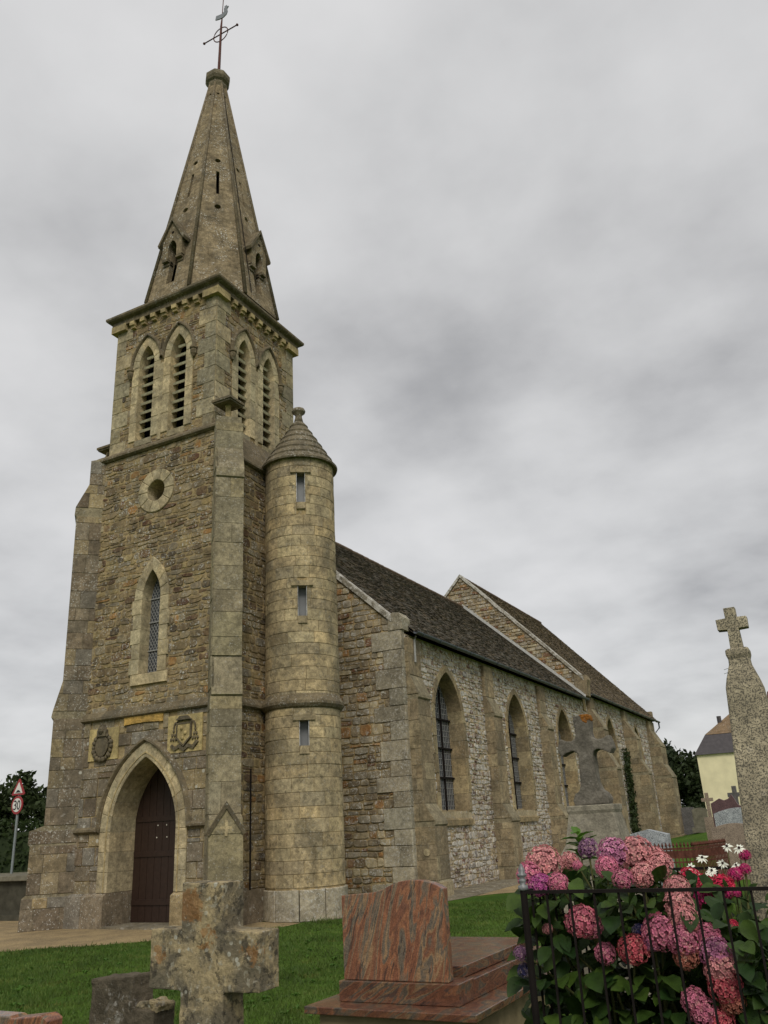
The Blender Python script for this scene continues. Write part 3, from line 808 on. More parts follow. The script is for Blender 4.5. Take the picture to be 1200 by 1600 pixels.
st = MB(); sweep(st, F_side, [(-0.05, Z_STR + 0.04), (1.3, Z_STR + 0.04)], [(-0.05, -0.02), (-0.05, 0.055), (-0.02, 0.10), (0.03, 0.10), (0.16, 0.02), (0.16, -0.02)])
obj('string_course', st, M['mould'], church)
st = MB(); sweep(st, F_front, [(XL + 0.1, Z_UP + 0.08), (XR - 0.2, Z_UP + 0.08)], [(-0.09, -0.02), (-0.09, 0.05), (-0.05, 0.11), (0.0, 0.11), (0.19, -0.10), (0.19, -0.2)])
obj('string_course', st, M['mould'], church, label='upper string course under the belfry')
st = MB(); sweep(st, F_side, [(-0.1, 9.83), (3.46, 9.83)], [(-0.06, -0.02), (-0.06, 0.05), (-0.03, 0.10), (0.02, 0.10), (0.12, 0.0), (0.12, -0.02)])
obj('string_course', st, M['mould'], church)

# ---- doorway
surround(F_front, tower, M['frame'], PAL_FRAME, DC, DH, 0.655, DSP, DAP, 0.29, -0.72, 0.045, 6, 0.39, 0.0, 0.004)
hm = MB()
arc = pointed(DC, DH, 0, DSP, DAP, 12, 0.29)[2:]
sweep(hm, F_front, [(-3.38, DSP)] + arc[::-1] + [(0.22, DSP)], [(0.0, 0.0), (0.0, 0.06), (0.03, 0.11), (0.07, 0.11), (0.12, 0.03), (0.12, -0.02)])
obj('hood_mould', hm, M['mould'], church, label='hood moulding over the doorway with level returns', fix=True)
rb = MB(); arc2 = pointed(DC, DH, 0, DSP, DAP, 12, 0.09)
sweep(rb, F_front, [(DC - DH - 0.09, 0.66)] + arc2[2:][::-1] + [(DC + DH + 0.09, 0.66)], [(-0.015, 0.03), (-0.01, 0.058), (0.01, 0.058), (0.015, 0.03)])
obj('roll_moulding', rb, M['corn'], church, fix=True)
F_door = Frame((0, 0.60, 0), (0, -1, 0))
dr = MB(); extrude(dr, F_door, pointed(DC, DH + 0.06, 0.02, DSP, DAP + 0.1, 12), -0.05, 0.0)
door = obj('door', dr, M['door'], church, label='tall dark brown double door under a pointed arch')
for i, k in enumerate(range(-4, 5)):
    x0 = DC + k * 0.195 - 0.093; x1 = x0 + 0.186
    q = clip_convex([(x0, 0.04), (x1, 0.04), (x1, 3.5), (x0, 3.5)], pointed(DC, DH + 0.03, 0.03, DSP, DAP + 0.06, 12))
    if len(q) > 2:
        b = MB(); vs, fs = prism(q, F_door, 0.0, 0.022, 0.006); b.add([tuple(v) for v in vs], fs); obj('plank', b, M['door'], door)
for z in (0.42, 1.35, 2.05):
    b = MB(); b.box((DC, 0.60 - 0.033, z), (1.72 if z < 1.9 else 1.62, 0.02, 0.11)); obj('rail', b, M['door'], door)
b = MB(); b.box((DC + 0.30, 0.60 - 0.055, 1.45), (0.06, 0.06, 2.8)); obj('cover_strip', b, M['door'], door)
for dx, dz in ((-0.32, 2.16), (-0.08, 2.16), (-0.34, 1.92), (-0.06, 1.92)):
    b = MB(); b.lathe([(0.014, -0.004), (0.016, 0.0), (0.004, 0.006)], 8); b.v = [(DC + 0.1 + dx + x, 0.566 - z, dz + y - 0.25) for x, y, z in b.v]; obj('metal_stud', b, M['paper'], door)
st = MB(); st.box((DC, 0.2, 0.02), (2 * DH - 0.02, 0.9, 0.04)); obj('doorstep', st, M['ledge'], church)

# ---- coats of arms and tablet over the door
def plaque(x0, x1, z0, z1): 
    b = MB(); extrude(b, F_front, [(x0, z0), (x1, z0 + 0.005), (x1, z1), (x0, z1)], -0.02, 0.035); return b
FP = lambda u, v, d: tuple(F_front.p(u, v, d))
pq = obj('carved_plaque', plaque(-3.17, -2.30, 3.30, 3.98), M['plaque'], church, label='square plaque with a weathered oval coat of arms under a mitre')
b = MB(); cx, cz = -2.74, 3.60
extrude(b, F_front, [(cx + 0.17 * cos(a) * (1 + 0.1 * cos(2 * a)), cz + 0.23 * sin(a)) for a in np.linspace(0, 2 * pi, 20, endpoint=False)], 0.03, 0.085)
obj('shield', b, M['carv1'], pq)
b = MB()
for k in range(18):
    a = 2 * pi * k / 18; b.ball(FP(cx + 0.26 * cos(a), cz - 0.02 + 0.27 * sin(a), 0.06), random.uniform(0.04, 0.062), 7, 5, (1, 0.8, 1))
for k in range(7): b.ball(FP(cx + random.uniform(-0.2, 0.2), cz - 0.24 + random.uniform(-0.05, 0.03), 0.05), 0.035, 6, 4)
obj('scrollwork', b, M['carv1'], pq, smooth=True)
b = MB(); extrude(b, F_front, [(cx - 0.12, 3.80), (cx + 0.12, 3.80), (cx + 0.13, 3.92), (cx, 4.06), (cx - 0.13, 3.92)], 0.02, 0.12); b.ball(FP(cx, 3.93, 0.1), 0.09, 8, 5); obj('mitre', b, M['carv1'], pq)
pq = obj('carved_plaque', plaque(-0.90, 0.02, 3.28, 4.04), M['plaque'], church, label='square plaque with a shield, flat hat, tassels and ribbon')
cx, cz = -0.44, 3.66
b = MB(); extrude(b, F_front, [(cx - 0.16, cz + 0.19), (cx - 0.17, cz - 0.06), (cx - 0.10, cz - 0.17), (cx, cz - 0.22), (cx + 0.10, cz - 0.17), (cx + 0.17, cz - 0.06), (cx + 0.16, cz + 0.19)], 0.03, 0.075); obj('shield', b, M['plaque'], pq)
for zz_, xx_ in ((0.10, -0.05), (0.0, 0.05), (-0.1, -0.02)):
    b = MB(); b.ball(FP(cx + xx_, cz + zz_, 0.07), 0.045, 8, 5); obj('shield_charge', b, M['plaque'], pq, smooth=True)
b = MB(); sweep(b, F_front, [(cx - 0.18, cz - 0.08), (cx - 0.185, cz + 0.2), (cx + 0.185, cz + 0.2), (cx + 0.18, cz - 0.08), (cx, cz - 0.25), (cx - 0.18, cz - 0.08)][::-1], [(-0.015, 0.03), (-0.015, 0.085), (0.015, 0.085), (0.015, 0.03)]); obj('shield_border', b, M['carv1'], pq, fix=True)
b = MB(); extrude(b, F_front, [(cx - 0.19, cz + 0.27), (cx + 0.19, cz + 0.27), (cx + 0.13, cz + 0.31), (cx + 0.09, cz + 0.35), (cx - 0.09, cz + 0.35), (cx - 0.13, cz + 0.31)], 0.03, 0.12); obj('hat', b, M['carv1'], pq)
for sg in (-1, 1):
    b = MB()
    for r in range(3):
        for k in range(r + 1): b.ball(FP(cx + sg * 0.29 + (k - r / 2) * 0.065, cz + 0.06 - r * 0.085, 0.045), 0.027, 6, 4, (1, 1, 1.5))
    obj('tassel', b, M['carv1'], pq, smooth=True)
    b = MB(); sweep(b, F_front, [(cx + sg * x, cz + z) for x, z in ((0.05, 0.27), (0.18, 0.25), (0.25, 0.22), (0.28, 0.16), (0.29, 0.1))], [(-0.014, 0.03), (-0.014, 0.06), (0.014, 0.06), (0.014, 0.03)]); obj('cord', b, M['carv1'], pq, fix=True)
b = MB(); sweep(b, F_front, [(cx - 0.34, cz - 0.23), (cx - 0.24, cz - 0.30), (cx - 0.12, cz - 0.25), (cx, cz - 0.33), (cx + 0.12, cz - 0.25), (cx + 0.24, cz - 0.30), (cx + 0.36, cz - 0.18)], [(-0.035, 0.02), (-0.03, 0.07), (0.03, 0.08), (0.035, 0.02)]); obj('ribbon', b, M['carv1'], pq, fix=True)
b = MB(); extrude(b, F_front, [(-2.15, 3.98), (-1.6, 4.0), (-1.05, 3.97), (-1.05, 4.185), (-2.14, 4.185)], -0.02, 0.05)
roughen(obj('inscription_tablet', b, M['tablet'], church, label='crumbling yellow stone tablet under the string course'), 3, 0.012, 14)

# ---- oculus
for k in range(10):
    a0, a1 = 2 * pi * k / 10 + 0.012, 2 * pi * (k + 1) / 10 - 0.012
    inn_ = [(OC + OR * cos(a0 + (a1 - a0) * i / 4), OZ + OR * sin(a0 + (a1 - a0) * i / 4)) for i in range(5)]
    out_ = [(OC + (OR + 0.28) * cos(a0 + (a1 - a0) * i / 4), OZ + (OR + 0.28) * sin(a0 + (a1 - a0) * i / 4)) for i in range(5)]
    put('voussoir', inn_ + out_[::-1], F_front, tower, M['frame'], pick(PAL_FRAME, 0.06), -0.45, 0.04, 0.012)

# ---- tower lancet window
surround(F_front, tower, M['frame'], PAL_FRAME, LC, LH, LB, LSP, LAP, 0.24, -0.4, 0.045, 4, 0.36, 0.05, 0.004)
put('voussoir', [(LC - LH - 0.22, LB - 0.24), (LC + LH + 0.3, LB - 0.24), (LC + LH + 0.3, LB - 0.004), (LC - LH - 0.22, LB - 0.004)], F_front, tower, M['frame'], pick(PAL_FRAME), -0.4, 0.06, 0.012)
FG = Frame((0, YF + 0.26, 0), (0, -1, 0))
def lattice(fr, outline, du, dv, w, d, diag=False):
    """thin leads across an opening outline"""
    mb = MB(); us = [p[0] for p in outline]; vs_ = [p[1] for p in outline]; u0, u1, v0, v1 = min(us), max(us), min(vs_), max(vs_)
    def bar(a, b):
        dx, dy = b[0] - a[0], b[1] - a[1]; L = hypot(dx, dy); nx, ny = -dy / L * w / 2, dx / L * w / 2
        q = clip_convex([(a[0] - nx, a[1] - ny), (b[0] - nx, b[1] - ny), (b[0] + nx, b[1] + ny), (a[0] + nx, a[1] + ny)], outline)
        if len(q) > 2: vs2, fs2 = prism(q, fr, d, d + 0.008, 0.002); mb.add([tuple(x) for x in vs2], fs2)
    if diag:
        k = v0 - (u1 - u0) * 2
        while k < v1 + (u1 - u0) * 2:
            bar((u0, k), (u1, k + (u1 - u0) * 1.6)); bar((u1, k), (u0, k + (u1 - u0) * 1.6)); k += dv
    else:
        n = max(1, round((u1 - u0) / du)); [bar((u0 + (u1 - u0) * i / n, v0), (u0 + (u1 - u0) * i / n + 1e-4, v1)) for i in range(1, n)]
        n = max(1, round((v1 - v0) / dv)); [bar((u0, v0 + (v1 - v0) * i / n), (u1, v0 + (v1 - v0) * i / n + 1e-4)) for i in range(1, n)]
    return mb
lo = pointed(LC, LH + 0.02, LB, LSP, LAP + 0.02, 8)
b = MB(); extrude(b, FG, lo, -0.03, 0.0); tw = obj('tower_window', b, M['glass'], church, label='narrow leaded lancet in the tower front')
obj('leaded_lattice', lattice(FG, lo, 0.1, 0.135, 0.012, 0.0, True), M['mesh'], tw)
for z in (5.6, 6.25, 6.8):
    b = MB(); b.box((LC, YF + 0.235, z), (2 * LH, 0.02, 0.022)); obj('saddle_bar', b, M['mesh'], tw)

# ---- diagonal corner buttresses
PROFILE = [(-0.55, 0.0), (0.66, 0.0), (0.65, 0.62), (0.57, 0.68), (0.58, 1.62), (0.62, 1.66), (0.62, 1.92), (0.335, 2.02), (0.34, 4.0), (0.34, 4.26), (0.39, 4.29), (0.37, 4.42), (0.21, 5.1), (0.235, 9.1), (0.28, 9.13), (0.27, 9.33), (0.0, 9.95), (0.0, 10.6), (-0.55, 10.75)]
def diag(corner, ax, h, prof, label):
    A = Vector((*ax, 0)).normalized(); W = Vector((0, 0, 1)).cross(A); mb = MB(); n = len(prof)
    C0 = Vector((*corner, 0))
    vs = [tuple(C0 + A * t + Vector((0, 0, z)) + W * (sg * h)) for sg in (-1, 1) for t, z in prof]
    mb.cur = PAL_DIAG[1][0]
    mb.add(vs, [tuple(range(n)), tuple(range(2 * n - 1, n - 1, -1))] + [(i, n + i, n + (i + 1) % n, (i + 1) % n) for i in range(n)])
    return obj('corner_buttress', mb, M['ashlar'], church, label=label, fix=True), A, W, C0
bR, A, W, C0 = diag((XR + 0.03, YF), (1, -1), 0.31, PROFILE, 'diagonal buttress at the corner beside the round turret')
def faceblocks(bt, C0, A, W, h, prof, mat, pal, side):
    """dressed blocks on the outer face (side=0) or on one flank (side=+1/-1) of a buttress"""
    n = len(prof)
    if side == 0:
        for i in range(1, n - 2):
            (t0, z0), (t1, z1) = prof[i], prof[i + 1]
            if z1 - z0 < 0.25 or abs(t1 - t0) > 0.08: continue
            fr = Frame(C0 + A * ((t0 + t1) / 2), A)
            for q in courses(-h, h, z0, z1, (0.36, 0.62), (0.5, 0.9), 0.005, 0.0015): put('buttress_block', q, fr, bt, mat, pick(pal, 0.09), -0.05, 0.012 + abs(t1 - t0) / 2 + random.uniform(0, 0.006), 0.006)
    else:
        fr = Frame(C0 + W * (h * side), W * side); sg = 1 if fr.U.dot(A) > 0 else -1
        outline = [(sg * t, z) for t, z in prof]
        for i in range(1, n - 2):
            (t0, z0), (t1, z1) = prof[i], prof[i + 1]
            if z1 - z0 < 0.25: continue
            reg = [(-0.45 * sg, z0), (sg * t0, z0), (sg * t1, z1), (-0.45 * sg, z1)]
            if area2(reg) < 0: reg = reg[::-1]
            for q in courses(min(-0.45 * sg, sg * max(t0, t1)), max(-0.45 * sg, sg * max(t0, t1)), z0, z1, (0.27, 0.46), (0.26, 0.55), 0.008, 0.002):
                q = clip_convex(q, reg)
                if len(q) > 2: put('buttress_block', q, fr, bt, mat, pick(pal, 0.1), -0.05, 0.008 + random.uniform(0, 0.012), 0.006)
faceblocks(bR, C0, A, W, 0.31, PROFILE, M['ashlar'], PAL_DIAG, 0)
faceblocks(bR, C0, A, W, 0.31, PROFILE, M['ashlar'], PAL_DIAG, -1)
# little gabled niche with a cross at the foot of the near buttress
fr = Frame(C0 + A * 0.58, A); b = MB()
extrude(b, fr, [(-0.32, 0.64), (0.32, 0.64), (0.32, 1.72), (0.0, 2.18), (-0.32, 1.72)], -0.3, 0.045)
b.cur = PAL_DIAG[2][0]; b.c = [b.cur] * len(b.v); gb = obj('gabled_foot', b, M['ashlar'], church, label='gabled buttress foot carved with a small cross')
b = MB(); sweep(b, fr, [(-0.36, 1.66), (0.0, 2.2), (0.36, 1.66)], [(-0.05, 0.03), (-0.05, 0.08), (0.02, 0.10), (0.03, 0.03)]); obj('gable_moulding', b, M['mould'], gb, fix=True)
b = MB(); b.cur = PAL_FRAME[2][0]
for u0, u1, v0, v1 in ((-0.025, 0.025, 1.62, 1.90), (-0.11, 0.11, 1.745, 1.79)): extrude(b, fr, [(u0, v0), (u1, v0), (u1, v1), (u0, v1)], 0.04, 0.062 if u1 < 0.05 else 0.060)
b.c = [b.cur] * len(b.v); obj('carved_cross', b, M['frame'], gb)
bL, A2, W2, C2 = diag((XL, YF), (-1, -1), 0.36, PROFILE, 'diagonal buttress at the free corner of the tower')
faceblocks(bL, C2, A2, W2, 0.36, PROFILE, M['ashlar_low'], PAL_LOW, 1)
# pinnacle stumps above the buttresses
for cx, cy, full in ((XR - 0.14, YF + 0.14, True), (XL + 0.16, YF + 0.5, False)):
    pn = MB(); pn.cur = PAL_DIAG[1][0]
    pn.box((cx, cy, 10.25), (0.46, 0.58, 1.0) if full else (0.4, 0.4, 1.0), radians(-45) if full else 0)
    p_ = obj('pinnacle', pn, M['ashlar'], church, label='stump of a pinnacle with a flat cap stone')
    b = MB(); b.lathe([(0.085, 0), (0.065, 0.04), (0.06, 0.36), (0.085, 0.40)], 12, (cx, cy, 10.745)); obj('colonnette', b, M['corn'], p_, smooth=True)
    b = MB(); b.box((cx, cy, 11.215), (0.56, 0.56, 0.06)); b.box((cx, cy, 11.165), (0.5, 0.5, 0.042)); obj('cap_stone', b, M['mould'], p_)

# ---- belfry
BZ0, BZ1 = 10.62, 14.72
LANC = (-0.56, 0.50)                                  # lancet centres off the face centre
faces = [('front', Frame((-BW / 2, 0, 0), (0, -1, 0)), True), ('side', Frame((0, BW / 2, 0), (1, 0, 0)), True), ('back', Frame((-BW / 2, BW, 0), (0, 1, 0)), False), ('far', Frame((-BW, BW / 2, 0), (-1, 0, 0)), False)]
bm_ = MB()
for nme, fr, vis in faces:
    hl = [pointed(c, 0.29, 10.98, 13.1, 13.72, 8, 0.06) for c in LANC]
    panel(bm_, fr, [(-BW / 2, BZ0), (BW / 2, BZ0), (BW / 2, BZ1), (-BW / 2, BZ1)], hl, 0.42)
belfry = obj('belfry', bm_, M['mortar'], church, label='square belfry stage with paired louvred lancets')
b = MB(); b.box((TC[0] - 0.02, TC[1], 12.6), (2.66, 2.66, 3.6)); obj('belfry_shade_core', b, M['black'], belfry)  # black filler painting the shade behind the louvres
for nme, fr, vis in faces:
    if not vis: continue
    hl = [pointed(c, 0.29, 10.9, 13.1, 13.72, 8, 0.2) for c in LANC] + [[(-0.4, 11.0), (0.4, 11.0), (0.4, 13.5), (-0.4, 13.5)]]
    # corner quoins and rubble between
    for k in range(9):
        z0 = 10.66 + k * 0.43; z1 = min(z0 + 0.43, 14.45)
        for sg in (-1, 1):
            wq = 0.34 if (k + (sg > 0)) % 2 else 0.55
            u0, u1 = (-BW / 2, -BW / 2 + wq) if sg < 0 else (BW / 2 - wq, BW / 2)
            put('quoin', [(u0 + 0.003, z0 + 0.003), (u1 - 0.003, z0 + 0.003), (u1 - 0.003, z1 - 0.003), (u0 + 0.003, z1 - 0.003)], fr, belfry, M['ashlar'], pick(PAL_FRAME[1:2] + PAL_DIAG, 0.08), -0.04, 0.022, 0.008)
    reg = [(-BW / 2 + 0.3, 10.66), (BW / 2 - 0.3, 10.66), (BW / 2 - 0.3, 14.45), (-BW / 2 + 0.3, 14.45)]
    fill('rubble_stone', fr, belfry, M['rubble'], PAL_TOWER, reg, hl, courses(-1.4, 1.4, 10.66, 14.45, (0.12, 0.22), (0.14, 0.36), 0.02, 0.01, 0.28, 0.2, 0.012), (0.004, 0.018))
    for c in LANC:
        surround(fr, belfry, M['frame'], PAL_FRAME, c, 0.255, 10.98, 13.1, 13.68, 0.22, -0.30, 0.03, 4, 0.53, 0.0, 0.004)
        put('voussoir', [(c - 0.28, 10.82), (c + 0.28, 10.82), (c + 0.28, 10.98), (c - 0.28, 10.98)], fr, belfry, M['frame'], pick(PAL_DIAG), -0.42, 0.02, 0.01)
    put('quoin', [(LANC[0] + 0.476, 10.82), (LANC[1] - 0.476, 10.82), (LANC[1] - 0.476, 13.0), (LANC[0] + 0.476, 13.0)], fr, belfry, M['frame'], PAL_FRAME[1][0], -0.3, 0.028, 0.004)
    # hood moulds meeting over the pier, carved stops
    hood = MB()
    aL = pointed(LANC[0], 0.255, 0, 13.1, 13.68, 10, 0.22)[2:]; aR = pointed(LANC[1], 0.255, 0, 13.1, 13.68, 10, 0.22)[2:]
    mu = (LANC[0] + LANC[1]) / 2
    pth = [(LANC[0] - 0.475, 13.02)] + [p for p in aL[::-1] if p[0] < mu - 0.01]
    pth2 = [p for p in aR[::-1] if p[0] > mu + 0.01] + [(LANC[1] + 0.475, 13.02)]
    pr = [(0.0, 0.0), (0.0, 0.05), (0.02, 0.085), (0.05, 0.085), (0.09, 0.03), (0.09, 0.0)]
    sweep(hood, fr, pth + [(mu, 13.62)] + pth2, pr)
    obj('hood_mould', hood, M['mould'], belfry, fix=True)
    for uu in (LANC[0] - 0.52, LANC[1] + 0.52):
        b = MB(); b.lathe([(0.03, -0.22), (0.075, -0.14), (0.09, -0.06), (0.075, -0.02), (0.105, 0.0), (0.105, 0.04)], 8, tuple(fr.p(uu, 13.04, 0.05))); obj('label_stop', b, M['mould'], belfry)
    for c in LANC:
        for k in range(10):
            z = 11.07 + k * 0.262
            hw = 0.25 if z < 13.05 else max(0.06, 0.25 - (z - 13.05) * 0.35)
            bb = MB(); R_ = Matrix((fr.U, fr.N, Vector((0, 0, 1)))).transposed() @ Matrix.Rotation(radians(-32), 3, 'X')
            bb.box(tuple(fr.p(c, z, -0.17)), (2 * hw, 0.18, 0.058), R=R_)
            obj('louvre_slat', bb, M['louvre'], belfry)
# cornice and corbels
cn = MB()
def ring_sq(hw, z): return [(TC[0] - 0.02 + sx * hw, TC[1] + sy * hw, z) for sx, sy in ((-1, -1), (1, -1), (1, 1), (-1, 1))]
hb = BW / 2
lv = [(hb + 0.02, 14.56), (hb + 0.12, 14.56), (hb + 0.12, 14.70), (hb + 0.22, 14.74), (hb + 0.25, 14.78), (hb + 0.25, 14.84), (hb + 0.06, 15.02), (hb - 0.1, 15.04)]
vs = [v for hw, z in lv for v in ring_sq(hw, z)]
cn.add(vs, [(i * 4 + k, i * 4 + (k + 1) % 4, (i + 1) * 4 + (k + 1) % 4, (i + 1) * 4 + k) for i in range(len(lv) - 1) for k in range(4)] + [(3, 2, 1, 0), tuple(4 * (len(lv) - 1) + k for k in range(4))])
cornice = obj('cornice', cn, M['mould'], church, label='moulded cornice with a row of corbel blocks under the spire')
for nme, fr, vis in faces:
    for k in range(-4, 5):
        if abs(k) == 4:
            continue
        b = MB(); b.box(tuple(fr.p(k * 0.36, 14.50, 0.07)), (0.15, 0.14, 0.12) if abs(fr.N.y) > 0.5 else (0.14, 0.15, 0.12))
        b.box(tuple(fr.p(k * 0.36, 14.405, 0.045)), (0.13, 0.09, 0.075) if abs(fr.N.y) > 0.5 else (0.09, 0.13, 0.075))
        obj('corbel', b, M['corn'], cornice)
for sx, sy in ((-1, -1), (1, -1), (1, 1)):
    b = MB(); b.box((TC[0] - 0.02 + sx * (hb - 0.12), TC[1] + sy * (hb - 0.12), 14.5), (0.50, 0.50, 0.2)); obj('corner_corbel', b, M['corn'], cornice)

# ---- spire
SC = Vector((-1.61, 1.68, 0)); R0, R1, SZ0, SZ1 = 1.9, 0.25, 15.0, 23.9
ca = cos(pi / 8); ap0, ap1 = R0 * ca, R1 * ca; sl = math.hypot(SZ1 - SZ0, ap0 - ap1)
sp = MB(); ribs = []
def spire_frame(k):
    a = k * pi / 4 - pi / 2; N = Vector((cos(a), sin(a), 0))
    fr = Frame(SC + N * ap0 + Vector((0, 0, SZ0)), N)
    return fr.tilt(-N * (ap0 - ap1) + Vector((0, 0, SZ1 - SZ0)))
vz = lambda z: (z - SZ0) / (SZ1 - SZ0) * sl
for k in range(8):
    fr = spire_frame(k); t8 = math.tan(pi / 8)
    hs = []
    if k in (0, 1, 2, 7):
        hs = [[(-0.045, vz(18.7)), (0.045, vz(18.7)), (0.045, vz(19.66)), (-0.045, vz(19.66))], circ(0, vz(20.14), 0.085, 10), circ(0, vz(18.17), 0.095, 10), circ(0, vz(23.35), 0.045, 8)]
        if k in (0, 2): hs.append([(-0.14, vz(15.42)), (0.14, vz(15.42)), (0.14, vz(16.9)), (-0.14, vz(16.9))])
    panel(sp, fr, [(-ap0 * t8, 0), (ap0 * t8, 0), (ap1 * t8, sl), (-ap1 * t8, sl)], hs, 0.16)
spire = obj('spire', sp, M['spire'], church, label='eight-sided stone spire with ribs, slits and gabled dormers')
b = MB(); b.lathe([(R0 - 0.42, SZ0 + 0.1), (0.08, 22.4)], 8, (SC.x, SC.y, 0), pi / 8); obj('spire_shade_core', b, M['black'], spire)  # black cone painting the shade seen through slits and holes
for k in range(8):
    a = k * pi / 4 - pi / 2 + pi / 8; d_ = Vector((cos(a), sin(a), 0))
    b = MB(); b.tube([SC + d_ * (R0 + 0.01) + Vector((0, 0, SZ0)), SC + d_ * (R1 + 0.01) + Vector((0, 0, SZ1))], 0.055, 7, 0.035)
    obj('rib', b, M['mould'], spire, smooth=True)
for k in (0, 2):                                          # gabled dormers
    a = k * pi / 4 - pi / 2; N = Vector((cos(a), sin(a), 0))
    fr = Frame(SC + N * 1.66, N); b = MB()
    op = pointed(0, 0.15, 16.3, 16.55, 16.82, 6)
    extrude(b, fr, [(-0.34, 16.28), (-0.15, 16.28)] + op[2:][::-1] + [(0.15, 16.28), (0.34, 16.28), (0.34, 16.85), (0, 17.46), (-0.34, 16.85)], -0.62, 0.0)
    lu = obj('spire_dormer', b, M['spire'], church, label='gabled stone dormer on the spire', fix=True)
    for sg in (-1, 1):
        q = [(sg * 0.0, 17.46), (sg * 0.0, 17.58), (sg * 0.47, 16.76), (sg * 0.44, 16.68)]
        b = MB(); extrude(b, fr, q, -0.75, 0.07); obj('dormer_roof', b, M['mould'], lu, fix=True)
        b = MB(); [b.box(tuple(fr.p(sg * 0.235, 16.22 - 0.09 * j, -0.09 - 0.05 * j)), (0.19, 0.22 - 0.06 * j, 0.07) if abs(N.y) > .5 else (0.22 - 0.06 * j, 0.19, 0.07)) for j in range(2)]; obj('dormer_corbel', b, M['mould'], lu)
    b = MB(); extrude(b, fr, circ(0, 17.08, 0.045, 8), -0.01, 0.004); obj('dormer_hole_shade', b, M['black'], lu)  # black disc on the face, painted shade in place of a cut hole
cp = MB(); cp.lathe([(0.25, 23.75), (0.30, 23.9), (0.30, 24.0), (0.36, 24.06), (0.40, 24.16), (0.40, 24.32), (0.30, 24.44), (0.12, 24.5)], 8, (SC.x, SC.y, 0), pi / 8)
obj('spire_cap', cp, M['cone'], church, label='eight-sided cap stone at the tip of the spire')
# lightning conductor down the near right rib
b = MB(); aa = -pi / 8 + 0.1; dcol = Vector((cos(aa), sin(aa), 0))
b.tube([SC + dcol * (R1 + 0.08) + Vector((0, 0, 23.6)), SC + dcol * (R0 + 0.05) * 0.98 + Vector((0, 0, SZ0 + 0.1))], 0.012, 5); obj('lightning_conductor', b, M['iron'], church)
# iron cross and weathercock
X0 = Vector((SC.x + 0.03, SC.y, 0)); b = MB(); b.tube([X0 + Vector((0, 0, 24.4)), X0 + Vector((0.05, 0, 26.6)), X0 + Vector((0.08, 0, 27.0))], [0.05, 0.035, 0.02], 8)
ic = obj('iron_cross', b, M['rod'], church, label='rusty iron cross with a ring on the spire tip')
XC = X0 + Vector((0.04, 0, 26.24))
b = MB(); b.tube([XC + Vector((-0.66, -0.01, 0)), XC + Vector((0.66, -0.01, 0))], 0.022, 6); b.ball(XC + Vector((-0.68, -0.01, 0)), 0.045); b.ball(XC + Vector((0.68, -0.01, 0)), 0.045); obj('cross_arm', b, M['rod'], ic)
b = MB(); b.tube([XC + Vector((0.29 * cos(t), 0.0, 0.29 * sin(t))) for t in np.linspace(0, 2 * pi, 25)], 0.018, 6, cap=False); obj('ring', b, M['rod'], ic)
b = MB(); b.tube([X0 + Vector((0.07, 0, 26.9)), X0 + Vector((0.13, 0, 28.2))], 0.014, 6); obj('spindle', b, M['rod'], ic)
FC = Frame((XC.x + 0.05, XC.y - 0.02, 0), (0, -1, 0))
b = MB(); extrude(b, FC, [(-0.27, 27.00), (-0.1, 26.94), (0.06, 26.93), (0.18, 26.99), (0.23, 27.10), (0.21, 27.24), (0.27, 27.32), (0.21, 27.34), (0.19, 27.42), (0.14, 27.40), (0.10, 27.42), (0.11, 27.35), (0.08, 27.30), (0.09, 27.18), (0.01, 27.12), (-0.12, 27.14), (-0.24, 27.17)], -0.015, 0.015)
obj('weathercock', b, M['cock'], ic)

# ---- stair turret
TX, TY, TR = 1.24, 1.76, 0.82
slit_a = atan2(CAM.y - TY, CAM.x - TX) + 0.03
SLITS = ((8.72, 9.47), (6.04, 6.73), (3.29, 3.81))
tc_ = MB(); tc_.cur = S(150, 136, 100); tc_.lathe([(TR - 0.3, 0), (TR - 0.3, 10.0)], 40, (TX, TY, 0)); turret = obj('stair_turret', tc_, M['black'], church, label='round stair turret of cream ashlar with three slit windows and a conical stone roof', smooth=True)  # core is black to paint the dark stairwell behind the slits
# joint skin with slit gaps left out
jb = MB(); n = 72
zs = sorted(set([0.5, 9.95] + [z for a in SLITS for z in a]))
hwA = 0.105 / TR
angs = [slit_a + hwA + (2 * pi - 2 * hwA) * k / n for k in range(n + 1)]
for i in range(len(zs) - 1):
    z0, z1 = zs[i], zs[i + 1]
    for k in range(n): jb.add([(TX + (TR - 0.01) * cos(a), TY + (TR - 0.01) * sin(a), z) for a, z in ((angs[k], z0), (angs[k + 1], z0), (angs[k + 1], z1), (angs[k], z1))], [(0, 1, 2, 3)])
    if (z0, z1) not in SLITS: jb.add([(TX + (TR - 0.01) * cos(a), TY + (TR - 0.01) * sin(a), z) for a, z in ((slit_a - hwA, z0), (slit_a + hwA, z0), (slit_a + hwA, z1), (slit_a - hwA, z1))], [(0, 1, 2, 3)])
obj('mortar_bed', jb, M['mortar'], turret, smooth=False)
